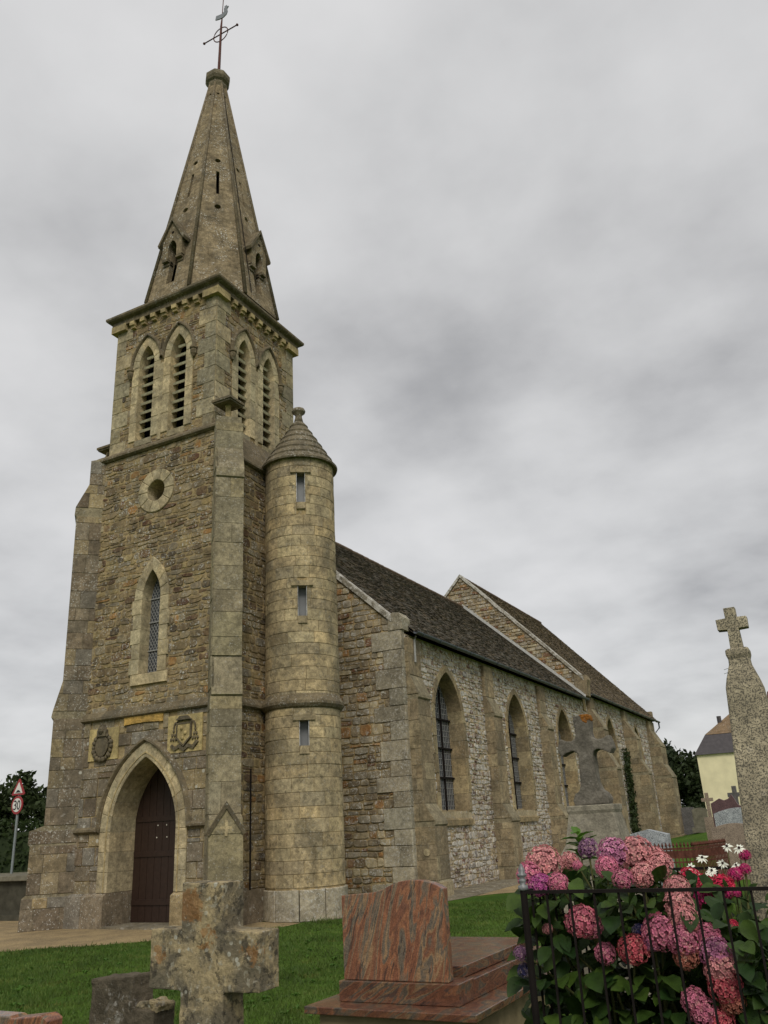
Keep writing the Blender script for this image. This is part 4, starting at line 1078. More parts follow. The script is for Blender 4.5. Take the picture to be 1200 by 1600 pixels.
def curved(kind, a0, a1, z0, z1, r, parent, mat, col, proud=0.0, back=0.12, bev=0.004):
    ns = max(2, int((a1 - a0) / 0.12)); vs = []
    ga = 0.0045 / r; b_ = bev / r
    for rr, e_, az in ((r - back, 0, 0), (r + proud - bev, 0, 0), (r + proud, b_, bev)):
        for z in (z0 + 0.004 + az, z1 - 0.004 - az):
            for i in range(ns + 1):
                a = a0 + ga + e_ + (a1 - a0 - 2 * ga - 2 * e_) * i / ns; vs.append(Vector((TX + rr * cos(a), TY + rr * sin(a), z)))
    m_ = ns + 1; fs = []
    L = lambda l, t, i: l * 2 * m_ + t * m_ + i
    for l in (0, 1):
        for i in range(ns): fs += [(L(l, 0, i), L(l, 0, i + 1), L(l + 1, 0, i + 1), L(l + 1, 0, i)), (L(l, 1, i + 1), L(l, 1, i), L(l + 1, 1, i), L(l + 1, 1, i + 1))]
        fs += [(L(l, 0, 0), L(l + 1, 0, 0), L(l + 1, 1, 0), L(l, 1, 0)), (L(l, 1, ns), L(l + 1, 1, ns), L(l + 1, 0, ns), L(l, 0, ns))]
    for i in range(ns): fs.append((L(2, 0, i), L(2, 0, i + 1), L(2, 1, i + 1), L(2, 1, i)))
    am = (a0 + a1) / 2; N = Vector((cos(am), sin(am), 0))
    put_raw(kind, vs, fs, parent, mat, col, N, (a1 - a0) * r * (z1 - z0))
rows = []
z = 0.60
while z < 9.9:
    h = random.uniform(0.225, 0.285); h = 9.92 - z if z + h > 9.7 else h; rows.append((z, z + h)); z += h
va = atan2(CAM.y - TY, CAM.x - TX)
for z0, z1 in rows:
    a = va - 1.9 - random.uniform(0, 0.5)
    while a < va + 1.9:
        w = random.uniform(0.42, 0.74); a1 = a + w
        cuts = [(a, a1)]
        for sz0, sz1 in SLITS:
            if z1 > sz0 - 0.02 and z0 < sz1 + 0.02:
                nc = []
                for p, q in cuts:
                    l, r_ = slit_a - hwA, slit_a + hwA
                    if q <= l or p >= r_: nc.append((p, q))
                    else:
                        if l - p > 0.05: nc.append((p, l))
                        if q - r_ > 0.05: nc.append((r_, q))
                cuts = nc
        for p, q in cuts: curved('turret_block', p, q, z0, z1, TR, turret, M['turret'], pick(PAL_TURRET, 0.09), random.uniform(0, 0.009))
        a = a1
for a0 in np.arange(va - 2.0, va + 2.0, 0.62): curved('plinth_block', a0, a0 + 0.61, 0.0, 0.57, TR + 0.05, turret, M['quoin'], pick(PAL_QUOIN, 0.1), 0.0, 0.2, 0.012)
for sz0, sz1 in SLITS:
    fr = Frame((TX, TY, 0), (cos(slit_a), sin(slit_a), 0)); b = MB()
    extrude(b, fr, [(-0.1, sz0), (0.1, sz0), (0.1, sz1), (-0.1, sz1)], TR - 0.25, TR - 0.22)
    sw = obj('slit_window', b, M['slit'], church)
    for u_, w_ in ((-0.1, 1), (0.1, -1)):
        b = MB(); extrude(b, fr, [(u_, sz0), (u_ + 0.006 * w_, sz0), (u_ + 0.006 * w_, sz1), (u_, sz1)], TR - 0.25, TR - 0.004); obj('jamb', b, M['turret'], sw)
    b = MB(); b.cur = PAL_TURRET[2][0]; extrude(b, fr, [(-0.24, sz1), (0.24, sz1), (0.24, sz1 + 0.12), (-0.24, sz1 + 0.12)], TR - 0.25, TR + 0.025); b.c = [b.cur] * len(b.v); obj('lintel', b, M['turret'], sw)
    b = MB(); b.cur = PAL_TURRET[4][0]; extrude(b, fr, [(-0.10, sz0 - 0.16), (0.10, sz0 - 0.16), (0.10, sz0), (-0.10, sz0)], TR - 0.25, TR + 0.03); b.c = [b.cur] * len(b.v); obj('sill', b, M['turret'], sw)
b = MB(); b.lathe([(TR - 0.02, 4.05), (TR + 0.05, 4.10), (TR + 0.09, 4.16), (TR + 0.09, 4.22), (TR + 0.0, 4.38), (TR - 0.02, 4.4)], 48, (TX, TY, 0), caps=False); obj('turret_string', b, M['mould'], turret, smooth=False)
cz0, cz1 = 9.86, 11.22
rings = 7
for k in range(rings):
    t0, t1 = k / rings, (k + 1) / rings; r0 = (TR + 0.10) * (1 - t0) + 0.10 * t0; r1 = (TR + 0.10) * (1 - t1) + 0.10 * t1
    za_, zb_ = cz0 + (cz1 - cz0) * t0, cz0 + (cz1 - cz0) * t1
    b = MB(); b.lathe([(r0 - 0.10, za_), (r0 + 0.0, za_ - 0.012), (r0 + 0.012, za_ + 0.03), (r1 - 0.012, zb_ + 0.005), (r1 - 0.05, zb_ + 0.005)], 48, (TX, TY, 0)); obj('roof_ring', b, M['cone'], turret)
b = MB(); b.lathe([(0.12, 11.18), (0.10, 11.28), (0.085, 11.33), (0.085, 11.40), (0.16, 11.46), (0.175, 11.50), (0.15, 11.56), (0.04, 11.6)], 20, (TX, TY, 0)); obj('finial', b, M['cone'], turret, smooth=True)
b = MB(); b.tube([(XR + 0.09, 0.72, 0.05), (XR + 0.09, 0.72, 2.9)], 0.018, 6); obj('earth_cable', b, M['iron'], church)
# ------------------------------------------------------------------ nave and chancel
F_nave = Frame((NX, 0, 0), (1, 0, 0))
F_west = Frame((0, NY, 0), (0, -1, 0))
GY = 22.9                                   # gable between nave and chancel
CE = 38.5                                   # east end
E_N, E_C = 6.42, 6.75                       # eaves
WINS = [(8.20, 'first'), (13.95, 'second'), (19.55, 'third')]
WH, WB, WSP, WAP = 0.95, 1.95, 4.35, 5.72
CWINS = [(27.4, 0), (33.2, 0)]
CWH, CWB, CWSP, CWAP = 0.85, 2.0, 4.7, 6.05
nb = MB()
panel(nb, F_nave, [(NY, 0), (GY, 0), (GY, E_N), (NY, E_N)], [pointed(c, WH, WB, WSP, WAP, 8, 0.08) for c, _ in WINS], 0.6)
nave = obj('nave_wall', nb, M['mortar_nave'], church, label='long rubble wall of the nave with pointed windows')
cb = MB()
panel(cb, F_nave, [(GY + 0.001, 0), (CE, 0), (CE, E_C), (GY + 0.001, E_C)], [pointed(c, CWH, CWB, CWSP, CWAP, 8, 0.08) for c, _ in CWINS], 0.6)
cb.add([(NX, CE, 0), (-8.5, CE, 0), (-8.5, CE, E_C), (NX, CE, E_C)], [(0, 1, 2, 3)])
cb.add([(-8.5, GY, 0), (-8.5, CE, 0), (-8.5, CE, E_C), (-8.5, GY, E_C)], [(3, 2, 1, 0)])
chancel = obj('chancel_wall', cb, M['mortar_nave'], church, label='rubble wall of the chancel at the far end')
wb = MB()
slope_n = 0.917
ridge_n = E_N + 0.08 + slope_n * 5.4
panel(wb, F_west, [(-8.5, 0), (NX, 0), (NX, 6.55), (NXC, 11.33), (-8.5, 6.55)], [], 0.1)
wb.add([(-8.5, NY, 0), (-8.5, GY, 0), (-8.5, GY, E_N), (-8.5, NY, E_N)], [(3, 2, 1, 0)])
west = obj('west_gable_wall', wb, M['mortar'], church, label='west gable wall of the nave beside the turret')
# solid black boxes: the dark of nave and chancel put in as colour
b = MB(); b.box((-3.3, 14.2, 3.2), (9.2, 16.6, 6.2)); b.box((-3.3, 30.6, 3.2), (9.2, 15.2, 6.2)); obj('nave_shade_core', b, M['black'], church)

# west wall stones: rubble and long-and-short granite quoins
edges = []
z = 0.0; k = 0
while z < 6.45:
    h = random.uniform(0.34, 0.52); h = 6.5 - z if z + h > 6.3 else h
    w = random.uniform(0.42, 0.6) if k % 2 else random.uniform(0.7, 1.0)
    cuts = [NX - w, NX] if w < 0.8 or random.random() < 0.4 else [NX - w, NX - w * 0.45, NX]
    for a, b_ in zip(cuts[:-1], cuts[1:]): put('quoin', [(a + 0.006, z + 0.006), (b_ - 0.002, z + 0.006), (b_ - 0.002, z + h - 0.006), (a + 0.006, z + h - 0.006)], F_west, west, M['quoin'], pick(PAL_QUOIN, 0.1), -0.05, 0.03 + random.uniform(0, 0.015), 0.01)
    put('quoin', [(NY - 0.03, z + 0.006), (NY + 0.14, z + 0.006), (NY + 0.14, z + h - 0.006), (NY - 0.03, z + h - 0.006)], F_nave, west, M['quoin'], pick(PAL_QUOIN, 0.1), -0.05, 0.02, 0.008)
    edges.append((z, z + h, NX - w)); z += h; k += 1
for z0, z1, xe in edges:
    for q in courses(-0.3, xe, z0, z1, (0.13, 0.24), (0.18, 0.42), 0.026, 0.012, 0.25, 0.1, 0.01): put('rubble_stone', q, F_west, west, M['rubble_west'], pick(PAL_WEST, 0.13), -0.03, random.uniform(0.008, 0.035), 0.012)
reg = [(-0.6, 6.5), (1.85, 6.5), (1.7, 6.68), (-0.6, 8.83)]
for q in courses(-0.6, 1.85, 6.5, 8.9, (0.14, 0.22), (0.18, 0.42), 0.026, 0.012, 0.25, 0.1, 0.01):
    q = clip_convex(q, reg); put('rubble_stone', q, F_west, west, M['rubble_west'], pick(PAL_WEST, 0.13), -0.03, random.uniform(0.008, 0.03), 0.012)
def coping(fr, p0, p1, n, w, t, label, d0, d1, parent=None):
    root = None
    L = hypot(p1[0] - p0[0], p1[1] - p0[1]); ux, uy = (p1[0] - p0[0]) / L, (p1[1] - p0[1]) / L
    pos = 0.0
    for k in range(n):
        a, b_ = L * k / n + 0.004, L * (k + 1) / n - 0.004
        j = random.uniform(-0.012, 0.012)
        q = [(p0[0] + ux * a + uy * j, p0[1] + uy * a + j), (p0[0] + ux * b_, p0[1] + uy * b_ + j), (p0[0] + ux * b_ - abs(uy) * 0 , p0[1] + uy * b_ + t + j), (p0[0] + ux * a, p0[1] + uy * a + t + j)]
        b = MB(); extrude(b, fr, q, d0, d1)
        if root is None: root = obj('gable_coping', b, M['coping'], church, label=label, fix=True)
        else: obj('coping_stone', b, M['coping'], root, fix=True)
    return root
coping(F_west, (1.66, 6.72), (NXC, 11.24), 9, 0.3, 0.17, 'stone coping on the west gable', -0.38, 0.07)
b = MB(); b.cur = PAL_QUOIN[0][0]
extrude(b, F_west, [(1.55, 6.5), (1.96, 6.5), (1.98, 6.82), (1.88, 6.95), (1.70, 6.98), (1.55, 6.86)], -0.4, 0.06); b.c = [b.cur] * len(b.v)
roughen(obj('kneeler_stone', b, M['quoin'], west, fix=True), 2, 0.01, 8)

# south wall rubble
def bt_prof(p1, p2, p3, z1, z2, top): return [(-0.2, 0.0), (p1 + 0.05, 0.0), (p1 + 0.04, 0.35), (p1, 0.4), (p1, z1 - 0.12), (p1 + 0.04, z1 - 0.08), (p1 + 0.03, z1), (p2, z1 + 0.42), (p2, z2 - 0.12), (p2 + 0.05, z2 - 0.08), (p2 + 0.04, z2), (p3, z2 + 0.52), (p3, top), (-0.2, top)]
NPROF = bt_prof(0.54, 0.30, 0.11, 1.72, 4.80, E_N - 0.12)
CPROF = [(-0.2, 0.0), (1.05, 0.0), (1.0, 0.5), (0.95, 0.55), (0.93, 3.45), (0.98, 3.5), (0.96, 3.6), (0.62, 4.25), (0.60, 5.15), (0.64, 5.2), (0.62, 5.3), (0.16, 6.15), (0.12, E_C - 0.12), (-0.2, E_C - 0.12)]
BUTTS = [(5.62, 0.72, NPROF, 'nave buttress nearest the turret'), (11.0, 0.72, NPROF, 'nave buttress between the first and second windows'), (16.45, 0.72, NPROF, 'nave buttress between the second and third windows'), (23.6, 0.75, CPROF, 'chancel buttress at the gable between nave and chancel'), (30.2, 0.7, CPROF, 'ivy-side chancel buttress in the middle'), (36.3, 1.5, CPROF, 'broad chancel buttress at the far corner')]
bspan = [(y, y + w) for y, w, _, _ in BUTTS]
wh = [pointed(c, WH, WB - 0.35, WSP, WAP, 10, 0.19) for c, _ in WINS] + [pointed(c, CWH, CWB - 0.3, CWSP, CWAP, 10, 0.19) for c, _ in CWINS]
spans = [(5.64, 11.0, E_N), (11.72, 16.45, E_N), (17.17, 22.9, E_N), (22.9, 23.6, E_C), (24.35, 30.2, E_C), (30.9, 36.3, E_C), (37.8, CE, E_C)]
for u0, u1, top in spans:
    small = u0 < 22
    for q in courses(u0, u1, 0.05, top - 0.03, (0.10, 0.21) if small else (0.14, 0.26), (0.12, 0.34) if small else (0.18, 0.45), 0.026, 0.016, 0.35, 0.3, 0.018):
        for h in wh:
            if len(q) < 3: break
            q = clip_hole(q, h)
        if len(q) > 2: put('rubble_stone', q, F_nave, nave if small else chancel, M['rubble_nave'], pick(PAL_NAVE, 0.14), -0.03, random.uniform(0.004, 0.03), 0.012)
for y, w, prof, lab in BUTTS:
    mbk, A_, W_, C_ = diag((NX, y + w / 2), (1, 0), w / 2, prof, lab)
    mbk.name = 'wall_buttress'; mbk.data.materials[0] = M['butt']
    faceblocks(mbk, C_, A_, W_, w / 2, prof, M['butt'], PAL_BUTT, 0)
    faceblocks(mbk, C_, A_, W_, w / 2, prof, M['butt'], PAL_BUTT, -1)
b = MB(); fr = Frame((0, 5.62, 0), (0, -1, 0)); extrude(b, fr, circ(2.2, 1.02, 0.085, 16), 0.0, 0.03); b.cur = PAL_FRAME[0][0]; b.c = [b.cur] * len(b.v); obj('consecration_disc', b, M['frame'], church)

# nave windows
GX = 0.43
def nave_window(c, H, B, SP, AP, parent, label, detail=True):
    surround(F_nave, parent, M['butt'], PAL_NFRAME, c, H, B, SP, AP, 0.19, -0.52, 0.035, 5, 0.48, 0.0 if not detail else 0.05, 0.005)
    frg = Frame((NX - GX, 0, 0), (1, 0, 0)); o_ = pointed(c, H + 0.01, B, SP, AP + 0.01, 10)
    b = MB(); extrude(b, frg, o_, -0.03, 0.0); w_ = obj('nave_window', b, M['glass'], church, label=label)
    obj('leaded_lattice', lattice(frg, o_, 0.115, 0.16, 0.016, 0.004), M['mesh'], w_)
    for k in (1, 2, 3):
        b = MB(); b.box((NX - GX + 0.04, c, B + (SP - B) * k / 3.0 + 0.1), (0.05, 2 * H, 0.05)); obj('saddle_bar', b, M['iron'], w_)
    for u in (-H / 3, H / 3):
        b = MB(); b.box((NX - GX + 0.03, c + u, (B + SP) / 2 + 0.35), (0.05, 0.06, SP - B + 0.7 + 0.5)); obj('mullion_bar', b, M['iron'], w_)
    fs_ = Frame((0, c, 0), (0, -1, 0)); b = MB(); b.cur = PAL_NFRAME[0][0]
    extrude(b, fs_, [(NX - 0.52, B - 0.2), (NX + 0.07, B - 0.36), (NX + 0.07, B - 0.22), (NX - 0.5, B + 0.10)], -H - 0.12, H + 0.12); b.c = [b.cur] * len(b.v); obj('sill', b, M['butt'], w_, fix=True)
for c, nme in WINS: nave_window(c, WH, WB, WSP, WAP, nave, '%s pointed nave window counted from the turret' % nme)
for i, (c, _) in enumerate(CWINS): nave_window(c, CWH, CWB, CWSP, CWAP, chancel, 'pointed chancel window %s' % ('nearer the nave' if i == 0 else 'near the far end'))

# ---- roofs
def slates(fr, L0, L1, ytop0, ytop1, length, cw, ch, name, parent, pal):
    """slate courses on a sloping plane; u limits run linearly from (L0,L1) at the eave to (ytop0,ytop1) at the ridge"""
    mb = MB(); n = int(length / ch)
    for r in range(n):
        v0 = r * ch; t = v0 / length; a = L0 + (ytop0 - L0) * t; b = L1 + (ytop1 - L1) * t
        u = a - random.uniform(0, cw)
        while u < b:
            w = cw * random.uniform(0.75, 1.25); x0, x1 = max(u, a) + 0.004, min(u + w, b) - 0.004
            if x1 - x0 > 0.03:
                z0 = 0.028 + random.uniform(-0.006, 0.016); jj = random.uniform(-0.012, 0.012); c = pick(pal, 0.2)
                mb.add([tuple(fr.p(x0, v0 + jj, z0)), tuple(fr.p(x1, v0 + jj + random.uniform(-.006, .006), z0)), tuple(fr.p(x1, v0 + ch * 1.3, 0.006)), tuple(fr.p(x0, v0 + ch * 1.3, 0.006)), tuple(fr.p(x0, v0 + jj, -0.01)), tuple(fr.p(x1, v0 + jj, -0.01))], [(0, 1, 2, 3), (4, 5, 1, 0), (1, 5, 2), (4, 0, 3)], c)
            u += w
    return obj(name, mb, M['slate'], parent, kind='stuff')
PAL_SL = [(S(98, 90, 78), 5), (S(84, 78, 68), 4), (S(108, 97, 80), 2), (S(106, 102, 94), 2), (S(72, 66, 58), 2)]
PAL_SC = [(S(112, 100, 82), 5), (S(98, 88, 73), 4), (S(122, 107, 84), 2.5), (S(86, 77, 65), 2)]
def roof(name, label, x_e, z_e, zr, y0, y1, yr0, yr1, pal):
    zr_ = zr; b = MB()
    th = 0.08
    P_ = [(x_e, y0, z_e), (x_e, y1, z_e), (NXC, yr1, zr_), (NXC, yr0, zr_)]
    xo = 2 * NXC - x_e
    Q_ = [(xo, y0, z_e), (xo, y1, z_e), (NXC, yr1, zr_), (NXC, yr0, zr_)]
    b.add(P_, [(0, 1, 2, 3)], pal[0][0]); b.add(Q_, [(3, 2, 1, 0)], pal[0][0]); b.add([P_[1], Q_[1], P_[2]], [(0, 1, 2)], pal[0][0])
    b.add([(p[0], p[1], p[2] - th) for p in P_], [(3, 2, 1, 0)], pal[0][0]); b.add([P_[0], P_[1], (P_[1][0], P_[1][1], z_e - th), (P_[0][0], P_[0][1], z_e - th)], [(3, 2, 1, 0)], pal[0][0])
    ro = obj(name, b, M['slate'], church, label=label)
    fr = Frame((x_e, 0, z_e), (1, 0, 0)); Vd = Vector((NXC - x_e, 0, zr_ - z_e)); fr.tilt(Vd)
    slates(fr, y0, y1, yr0, yr1, Vd.length, 0.18, 0.125, 'slates', ro, pal)
    b = MB(); y = yr0 + 0.02
    while y < yr1 - 0.1:
        w = 0.42; k = MB(); k.tube([(NXC, y, zr_ + 0.01 + random.uniform(-.01, .01)), (NXC, min(y + w, yr1), zr_ + 0.02)], 0.09, 8); obj('ridge_tile', k, M['ridge'], ro); y += w
    return ro
nroof = roof('nave_roof', 'dark slate roof over the nave', 2.14, E_N + 0.06, 11.44, NY + 0.3, GY, NY + 0.3, GY, PAL_SL)
croof = roof('chancel_roof', 'brown mossy roof over the chancel with a hipped end', 2.16, E_C + 0.04, 13.0, GY + 0.35, CE + 0.25, GY + 0.35, 35.5, PAL_SC)
# gable between nave and chancel
F_gab = Frame((0, GY, 0), (0, -1, 0)); b = MB()
extrude(b, F_gab, [(-8.55, 6.0), (1.95, 6.0), (1.95, 7.45), (NXC, 12.98), (-8.55, 7.45)], -0.38, 0.0)
gab = obj('dividing_gable', b, M['mortar'], church, label='higher stone gable between nave and chancel roofs')
reg = [(-8.3, 7.5), (1.9, 7.0), (1.85, 7.4), (NXC, 12.9)]
for q in courses(-5.2, 1.9, 6.3, 12.95, (0.12, 0.2), (0.2, 0.5), 0.03, 0.012, 0.22, 0.15, 0.01):
    c_ = cent(q)
    if c_[1] < 6.5 + 0.91 * (2.1 - abs(c_[0] - NXC) - NXC) - 0.15 - 0.2: continue
    q = clip_convex(q, [(-8.6, 6.0), (1.93, 6.0), (1.93, 7.4), (NXC, 12.93), (-8.6, 7.3)]); put('rubble_stone', q, F_gab, gab, M['rubble_west'], pick(PAL_WEST, 0.15), -0.03, random.uniform(0.01, 0.05), 0.014)
coping(F_gab, (2.14, 7.28), (NXC, 12.98), 11, 0.3, 0.16, 'lichen-whitened coping on the dividing gable', -0.45, 0.08)
coping(F_gab, (-5.6, 10.6), (NXC, 12.98), 5, 0.3, 0.16, 'coping on the far slope of the dividing gable', -0.45, 0.08)
b = MB(); extrude(b, F_gab, [(1.7, 6.6), (2.2, 6.6), (2.24, 7.1), (2.3, 7.3), (2.22, 7.5), (1.9, 7.55), (1.7, 7.6)], -0.5, 0.06); b.cur = PAL_BUTT[1][0]; b.c = [b.cur] * len(b.v); roughen(obj('kneeler_stone', b, M['butt'], gab, fix=True), 2, 0.02, 6)
b = MB()                                        # mortar fillet where the nave roof meets the gable
n = 24
for k in range(n):
    t0, t1 = k / n, (k + 1) / n
    q0 = Vector((2.14 + (NXC - 2.14) * t0, 0, E_N + 0.06 + (11.44 - E_N - 0.06) * t0)); q1 = Vector((2.14 + (NXC - 2.14) * t1, 0, E_N + 0.06 + (11.44 - E_N - 0.06) * t1))
    b.add([(q0.x, GY - 0.16, q0.z + 0.05), (q0.x, GY - 0.035, q0.z + 0.20), (q1.x, GY - 0.035, q1.z + 0.20), (q1.x, GY - 0.16, q1.z + 0.05)], [(3, 2, 1, 0)])
obj('mortar_fillet', b, M['lead'], nroof)
# gutters and brackets
def gutter(x, z, y0, y1, nme):
    b = MB(); pr = [(x + 0.075 * cos(t), z + 0.075 * sin(t)) for t in np.linspace(pi, 2 * pi, 9)]
    pr2 = [(x + 0.065 * cos(t), z + 0.065 * sin(t) + 0.004) for t in np.linspace(2 * pi, pi, 9)]
    pp = pr + pr2; n = len(pp); vs = [(px, y0, pz) for px, pz in pp] + [(px, y1, pz) for px, pz in pp]
    b.add(vs, [(i, (i + 1) % n, n + (i + 1) % n, n + i) for i in range(n)] + [tuple(range(n)), tuple(range(2 * n - 1, n - 1, -1))])
    g_ = obj('gutter', b, M['zinc'], church, label=nme, fix=True)
    y = y0 + 0.4
    while y < y1:
        k = MB(); k.tube([(x - 0.16, y, z + 0.03)] + [(x + 0.085 * cos(t), y, z + 0.085 * sin(t)) for t in np.linspace(pi, 2 * pi, 7)], 0.012, 5); obj('gutter_bracket', k, M['zinc'], g_); y += 1.1
    return g_
gutter(2.21, E_N + 0.03, NY + 0.25, GY - 0.05, 'zinc gutter along the nave eaves')
gutter(2.23, E_C + 0.0, GY + 0.5, CE + 0.3, 'zinc gutter along the chancel eaves')
b = MB(); b.tube([(2.21, CE + 0.2, E_C - 0.05), (2.21, CE + 0.2, E_C - 0.35), (1.98, CE + 0.1, E_C - 0.6)], 0.045, 8); obj('downpipe', b, M['zinc'], church)
b = MB(); b.tube([(2.12, NY + 0.45, E_N - 0.05), (2.06, NY + 0.45, E_N - 0.15), (2.05, NY + 0.45, E_N - 0.75)], 0.032, 8); obj('downpipe', b, M['lead'], church)
b = MB(); b.cur = PAL_BUTT[0][0]; b.box((1.78, CE + 0.0, 7.1), (0.34, 0.4, 0.5)); obj('end_stone', b, M['butt'], church)

# ---- flush stones: the 300 that show largest of each kind are objects, the rest one mesh
def flush():
    for kind, lst in STONES.items():
        lst.sort(key=lambda s: -s[0])
        for (w, vs, fs, parent, mat, col, c) in lst[:300]:
            me = mesh_from(kind, [tuple(Vector(v) - c) for v in vs], fs, [col] * len(vs)); me.materials.append(mat)
            o = bpy.data.objects.new(kind, me); o.location = c; link(o, parent)
        rest = [s for s in lst[300:] if s[0] > 0]
        if rest:
            mats = []; V_, F_, C_, MI = [], [], [], []
            for (w, vs, fs, parent, mat, col, c) in rest:
                if mat not in mats: mats.append(mat)
                o_ = len(V_); V_ += [tuple(v) for v in vs]; C_ += [col] * len(vs); F_ += [tuple(i + o_ for i in f) for f in fs]; MI += [mats.index(mat)] * len(fs)
            me = mesh_from(kind + 's', V_, F_, C_, False, MI)
            for mm in mats: me.materials.append(mm)
            link(bpy.data.objects.new('smaller_' + kind + 's', me), church, kind='stuff')
        print('STONES', kind, len(lst))
flush()
# ------------------------------------------------------------------ graves in the foreground
def boxes(name, lst, mat, parent=None, rough=None, **props):
    b = MB()
    for x0, x1, y0, y1, z0, z1 in lst: b.box(((x0 + x1) / 2, (y0 + y1) / 2, (z0 + z1) / 2), (x1 - x0, y1 - y0, z1 - z0))
    o = obj(name, b, mat, parent, **props)
    if rough: roughen(o, *rough)
    return o
def bevelled(o, w=0.008, seg=2):
    md = o.modifiers.new('bevel', 'BEVEL'); md.width = w; md.segments = seg; md.limit_method = 'ANGLE'; return o

def worn(o, vox, amp, scale, seed=0.0):
    md = o.modifiers.new('r', 'REMESH'); md.mode = 'VOXEL'; md.voxel_size = vox
    dg = bpy.context.evaluated_depsgraph_get(); me = bpy.data.meshes.new_from_object(o.evaluated_get(dg)); o.modifiers.clear(); mats = list(o.data.materials); o.data = me
    if not me.materials: [me.materials.append(x) for x in mats]
    n = len(me.vertices); co = np.empty(n * 3, np.float32); me.vertices.foreach_get('co', co); no = np.empty(n * 3, np.float32); me.vertices.foreach_get('normal', no); co = co.reshape(-1, 3); no = no.reshape(-1, 3)
    k = np.array([noise.noise(Vector(c) * scale + Vector((seed, 0, 0))) + 0.6 * noise.noise(Vector(c) * scale * 2.9) for c in co], np.float32)
    me.vertices.foreach_set('co', (co + no * (k * amp)[:, None]).astype(np.float32).ravel()); me.polygons.foreach_set('use_smooth', np.zeros(len(me.polygons), dtype=bool)); me.update(); return o
fc = thing('stone_cross', 'lichen-spotted stone grave cross in the foreground before the church door', 'cross', (8.75, -10.42, 0))
fr0 = Frame((0, -0.075, 0), (0, -1, 0)); b = MB()
extrude(b, fr0, [(-0.13, 0.16), (0.125, 0.16), (0.12, 0.965), (0.315, 0.97), (0.315, 1.205), (0.115, 1.21), (0.115, 1.408), (-0.13, 1.41), (-0.13, 1.212), (-0.31, 1.215), (-0.31, 0.968), (-0.125, 0.965)], -0.15, 0.0)
worn(obj('cross', b, M['oldcross'], fc, fix=True), 0.006, 0.003, 18)
b = MB(); b.box((0, 0, 0.08), (0.55, 0.4, 0.17)); roughen(obj('base', b, M['oldstone'], fc), 2, 0.01, 7)

sc = thing('broken_cross', 'low dark broken stone cross left of the lichen-spotted foreground cross', 'cross', (8.05, -10.25, 0))
b = MB(); extrude(b, fr0, [(-0.15, 0.0), (0.27, 0.0), (0.27, 0.84), (0.135, 0.845), (0.125, 0.985), (-0.145, 0.965)], -0.15, 0.0)
worn(obj('cross', b, M['oldstone'], sc, fix=True), 0.009, 0.007, 12, 3.0)
b = MB(); extrude(b, Frame((0, -0.04, 0), (0, -1, 0)), [(0.14, 0.832), (0.28, 0.832), (0.29, 0.862), (0.23, 0.882), (0.14, 0.862)], -0.1, 0.02); worn(obj('lichen_cap', b, M['oldcross'], sc, fix=True), 0.008, 0.01, 22)
rs = thing('red_headstone', 'reddish stone slab just showing at the bottom left corner', 'headstone', (7.0, -10.0, 0))
b = MB(); extrude(b, Frame((0, 0, 0), (0, -1, 0)), [(-0.4, 0), (0.24, 0), (0.24, 0.69), (0.19, 0.715), (-0.04, 0.69), (-0.07, 0.70), (-0.4, 0.70)], -0.12, 0.0); bevelled(obj('slab', b, M['veined'], rs, fix=True))

# polished granite tomb
gt = thing('granite_tomb', 'polished pink and grey veined granite tomb with a curved headstone', 'tomb', (8.08, -6.5, 0))
def gbox(nme, x0, x1, y0, y1, z0, z1, mat=M['veined'], bw=0.006): return bevelled(boxes(nme, [(x0 - 8.08, x1 - 8.08, y0 + 6.5, y1 + 6.5, z0, z1)], mat, gt), bw)
gbox('foundation', 7.45, 8.72, -7.50, -5.15, -0.02, 0.285, M['concrete_yl'])
gbox('base_slab', 7.36, 8.81, -7.58, -5.05, 0.286, 0.338, M['veined_base'])
gbox('front_plinth', 7.55, 8.59, -7.36, -7.05, 0.339, 0.486, M['veined_base'])
gbox('side_kerb', 8.42, 8.59, -7.045, -5.25, 0.339, 0.476, M['veined_base'])
gbox('side_kerb', 7.55, 7.72, -7.045, -5.25, 0.339, 0.476, M['veined_base'])
gbox('end_kerb', 7.725, 8.415, -5.45, -5.25, 0.339, 0.476, M['veined_base'])
gbox('ledger_slab', 7.64, 8.50, -7.03, -5.33, 0.480, 0.56, M['veined_base'])
b = MB(); top = [(8.495, 1.14), (8.45, 1.165), (8.38, 1.19), (8.30, 1.205), (8.21, 1.208), (8.12, 1.198), (8.05, 1.178), (7.98, 1.15), (7.90, 1.125), (7.82, 1.115), (7.70, 1.11), (7.57, 1.10)]
extrude(b, Frame((0, -0.82, 0), (0, -1, 0)), [(7.575 - 8.08, 0.488), (8.495 - 8.08, 0.488)] + [(x - 8.08, z) for x, z in top], -0.10, 0.0)
bevelled(obj('headstone', b, M['veined'], gt, fix=True), 0.008)

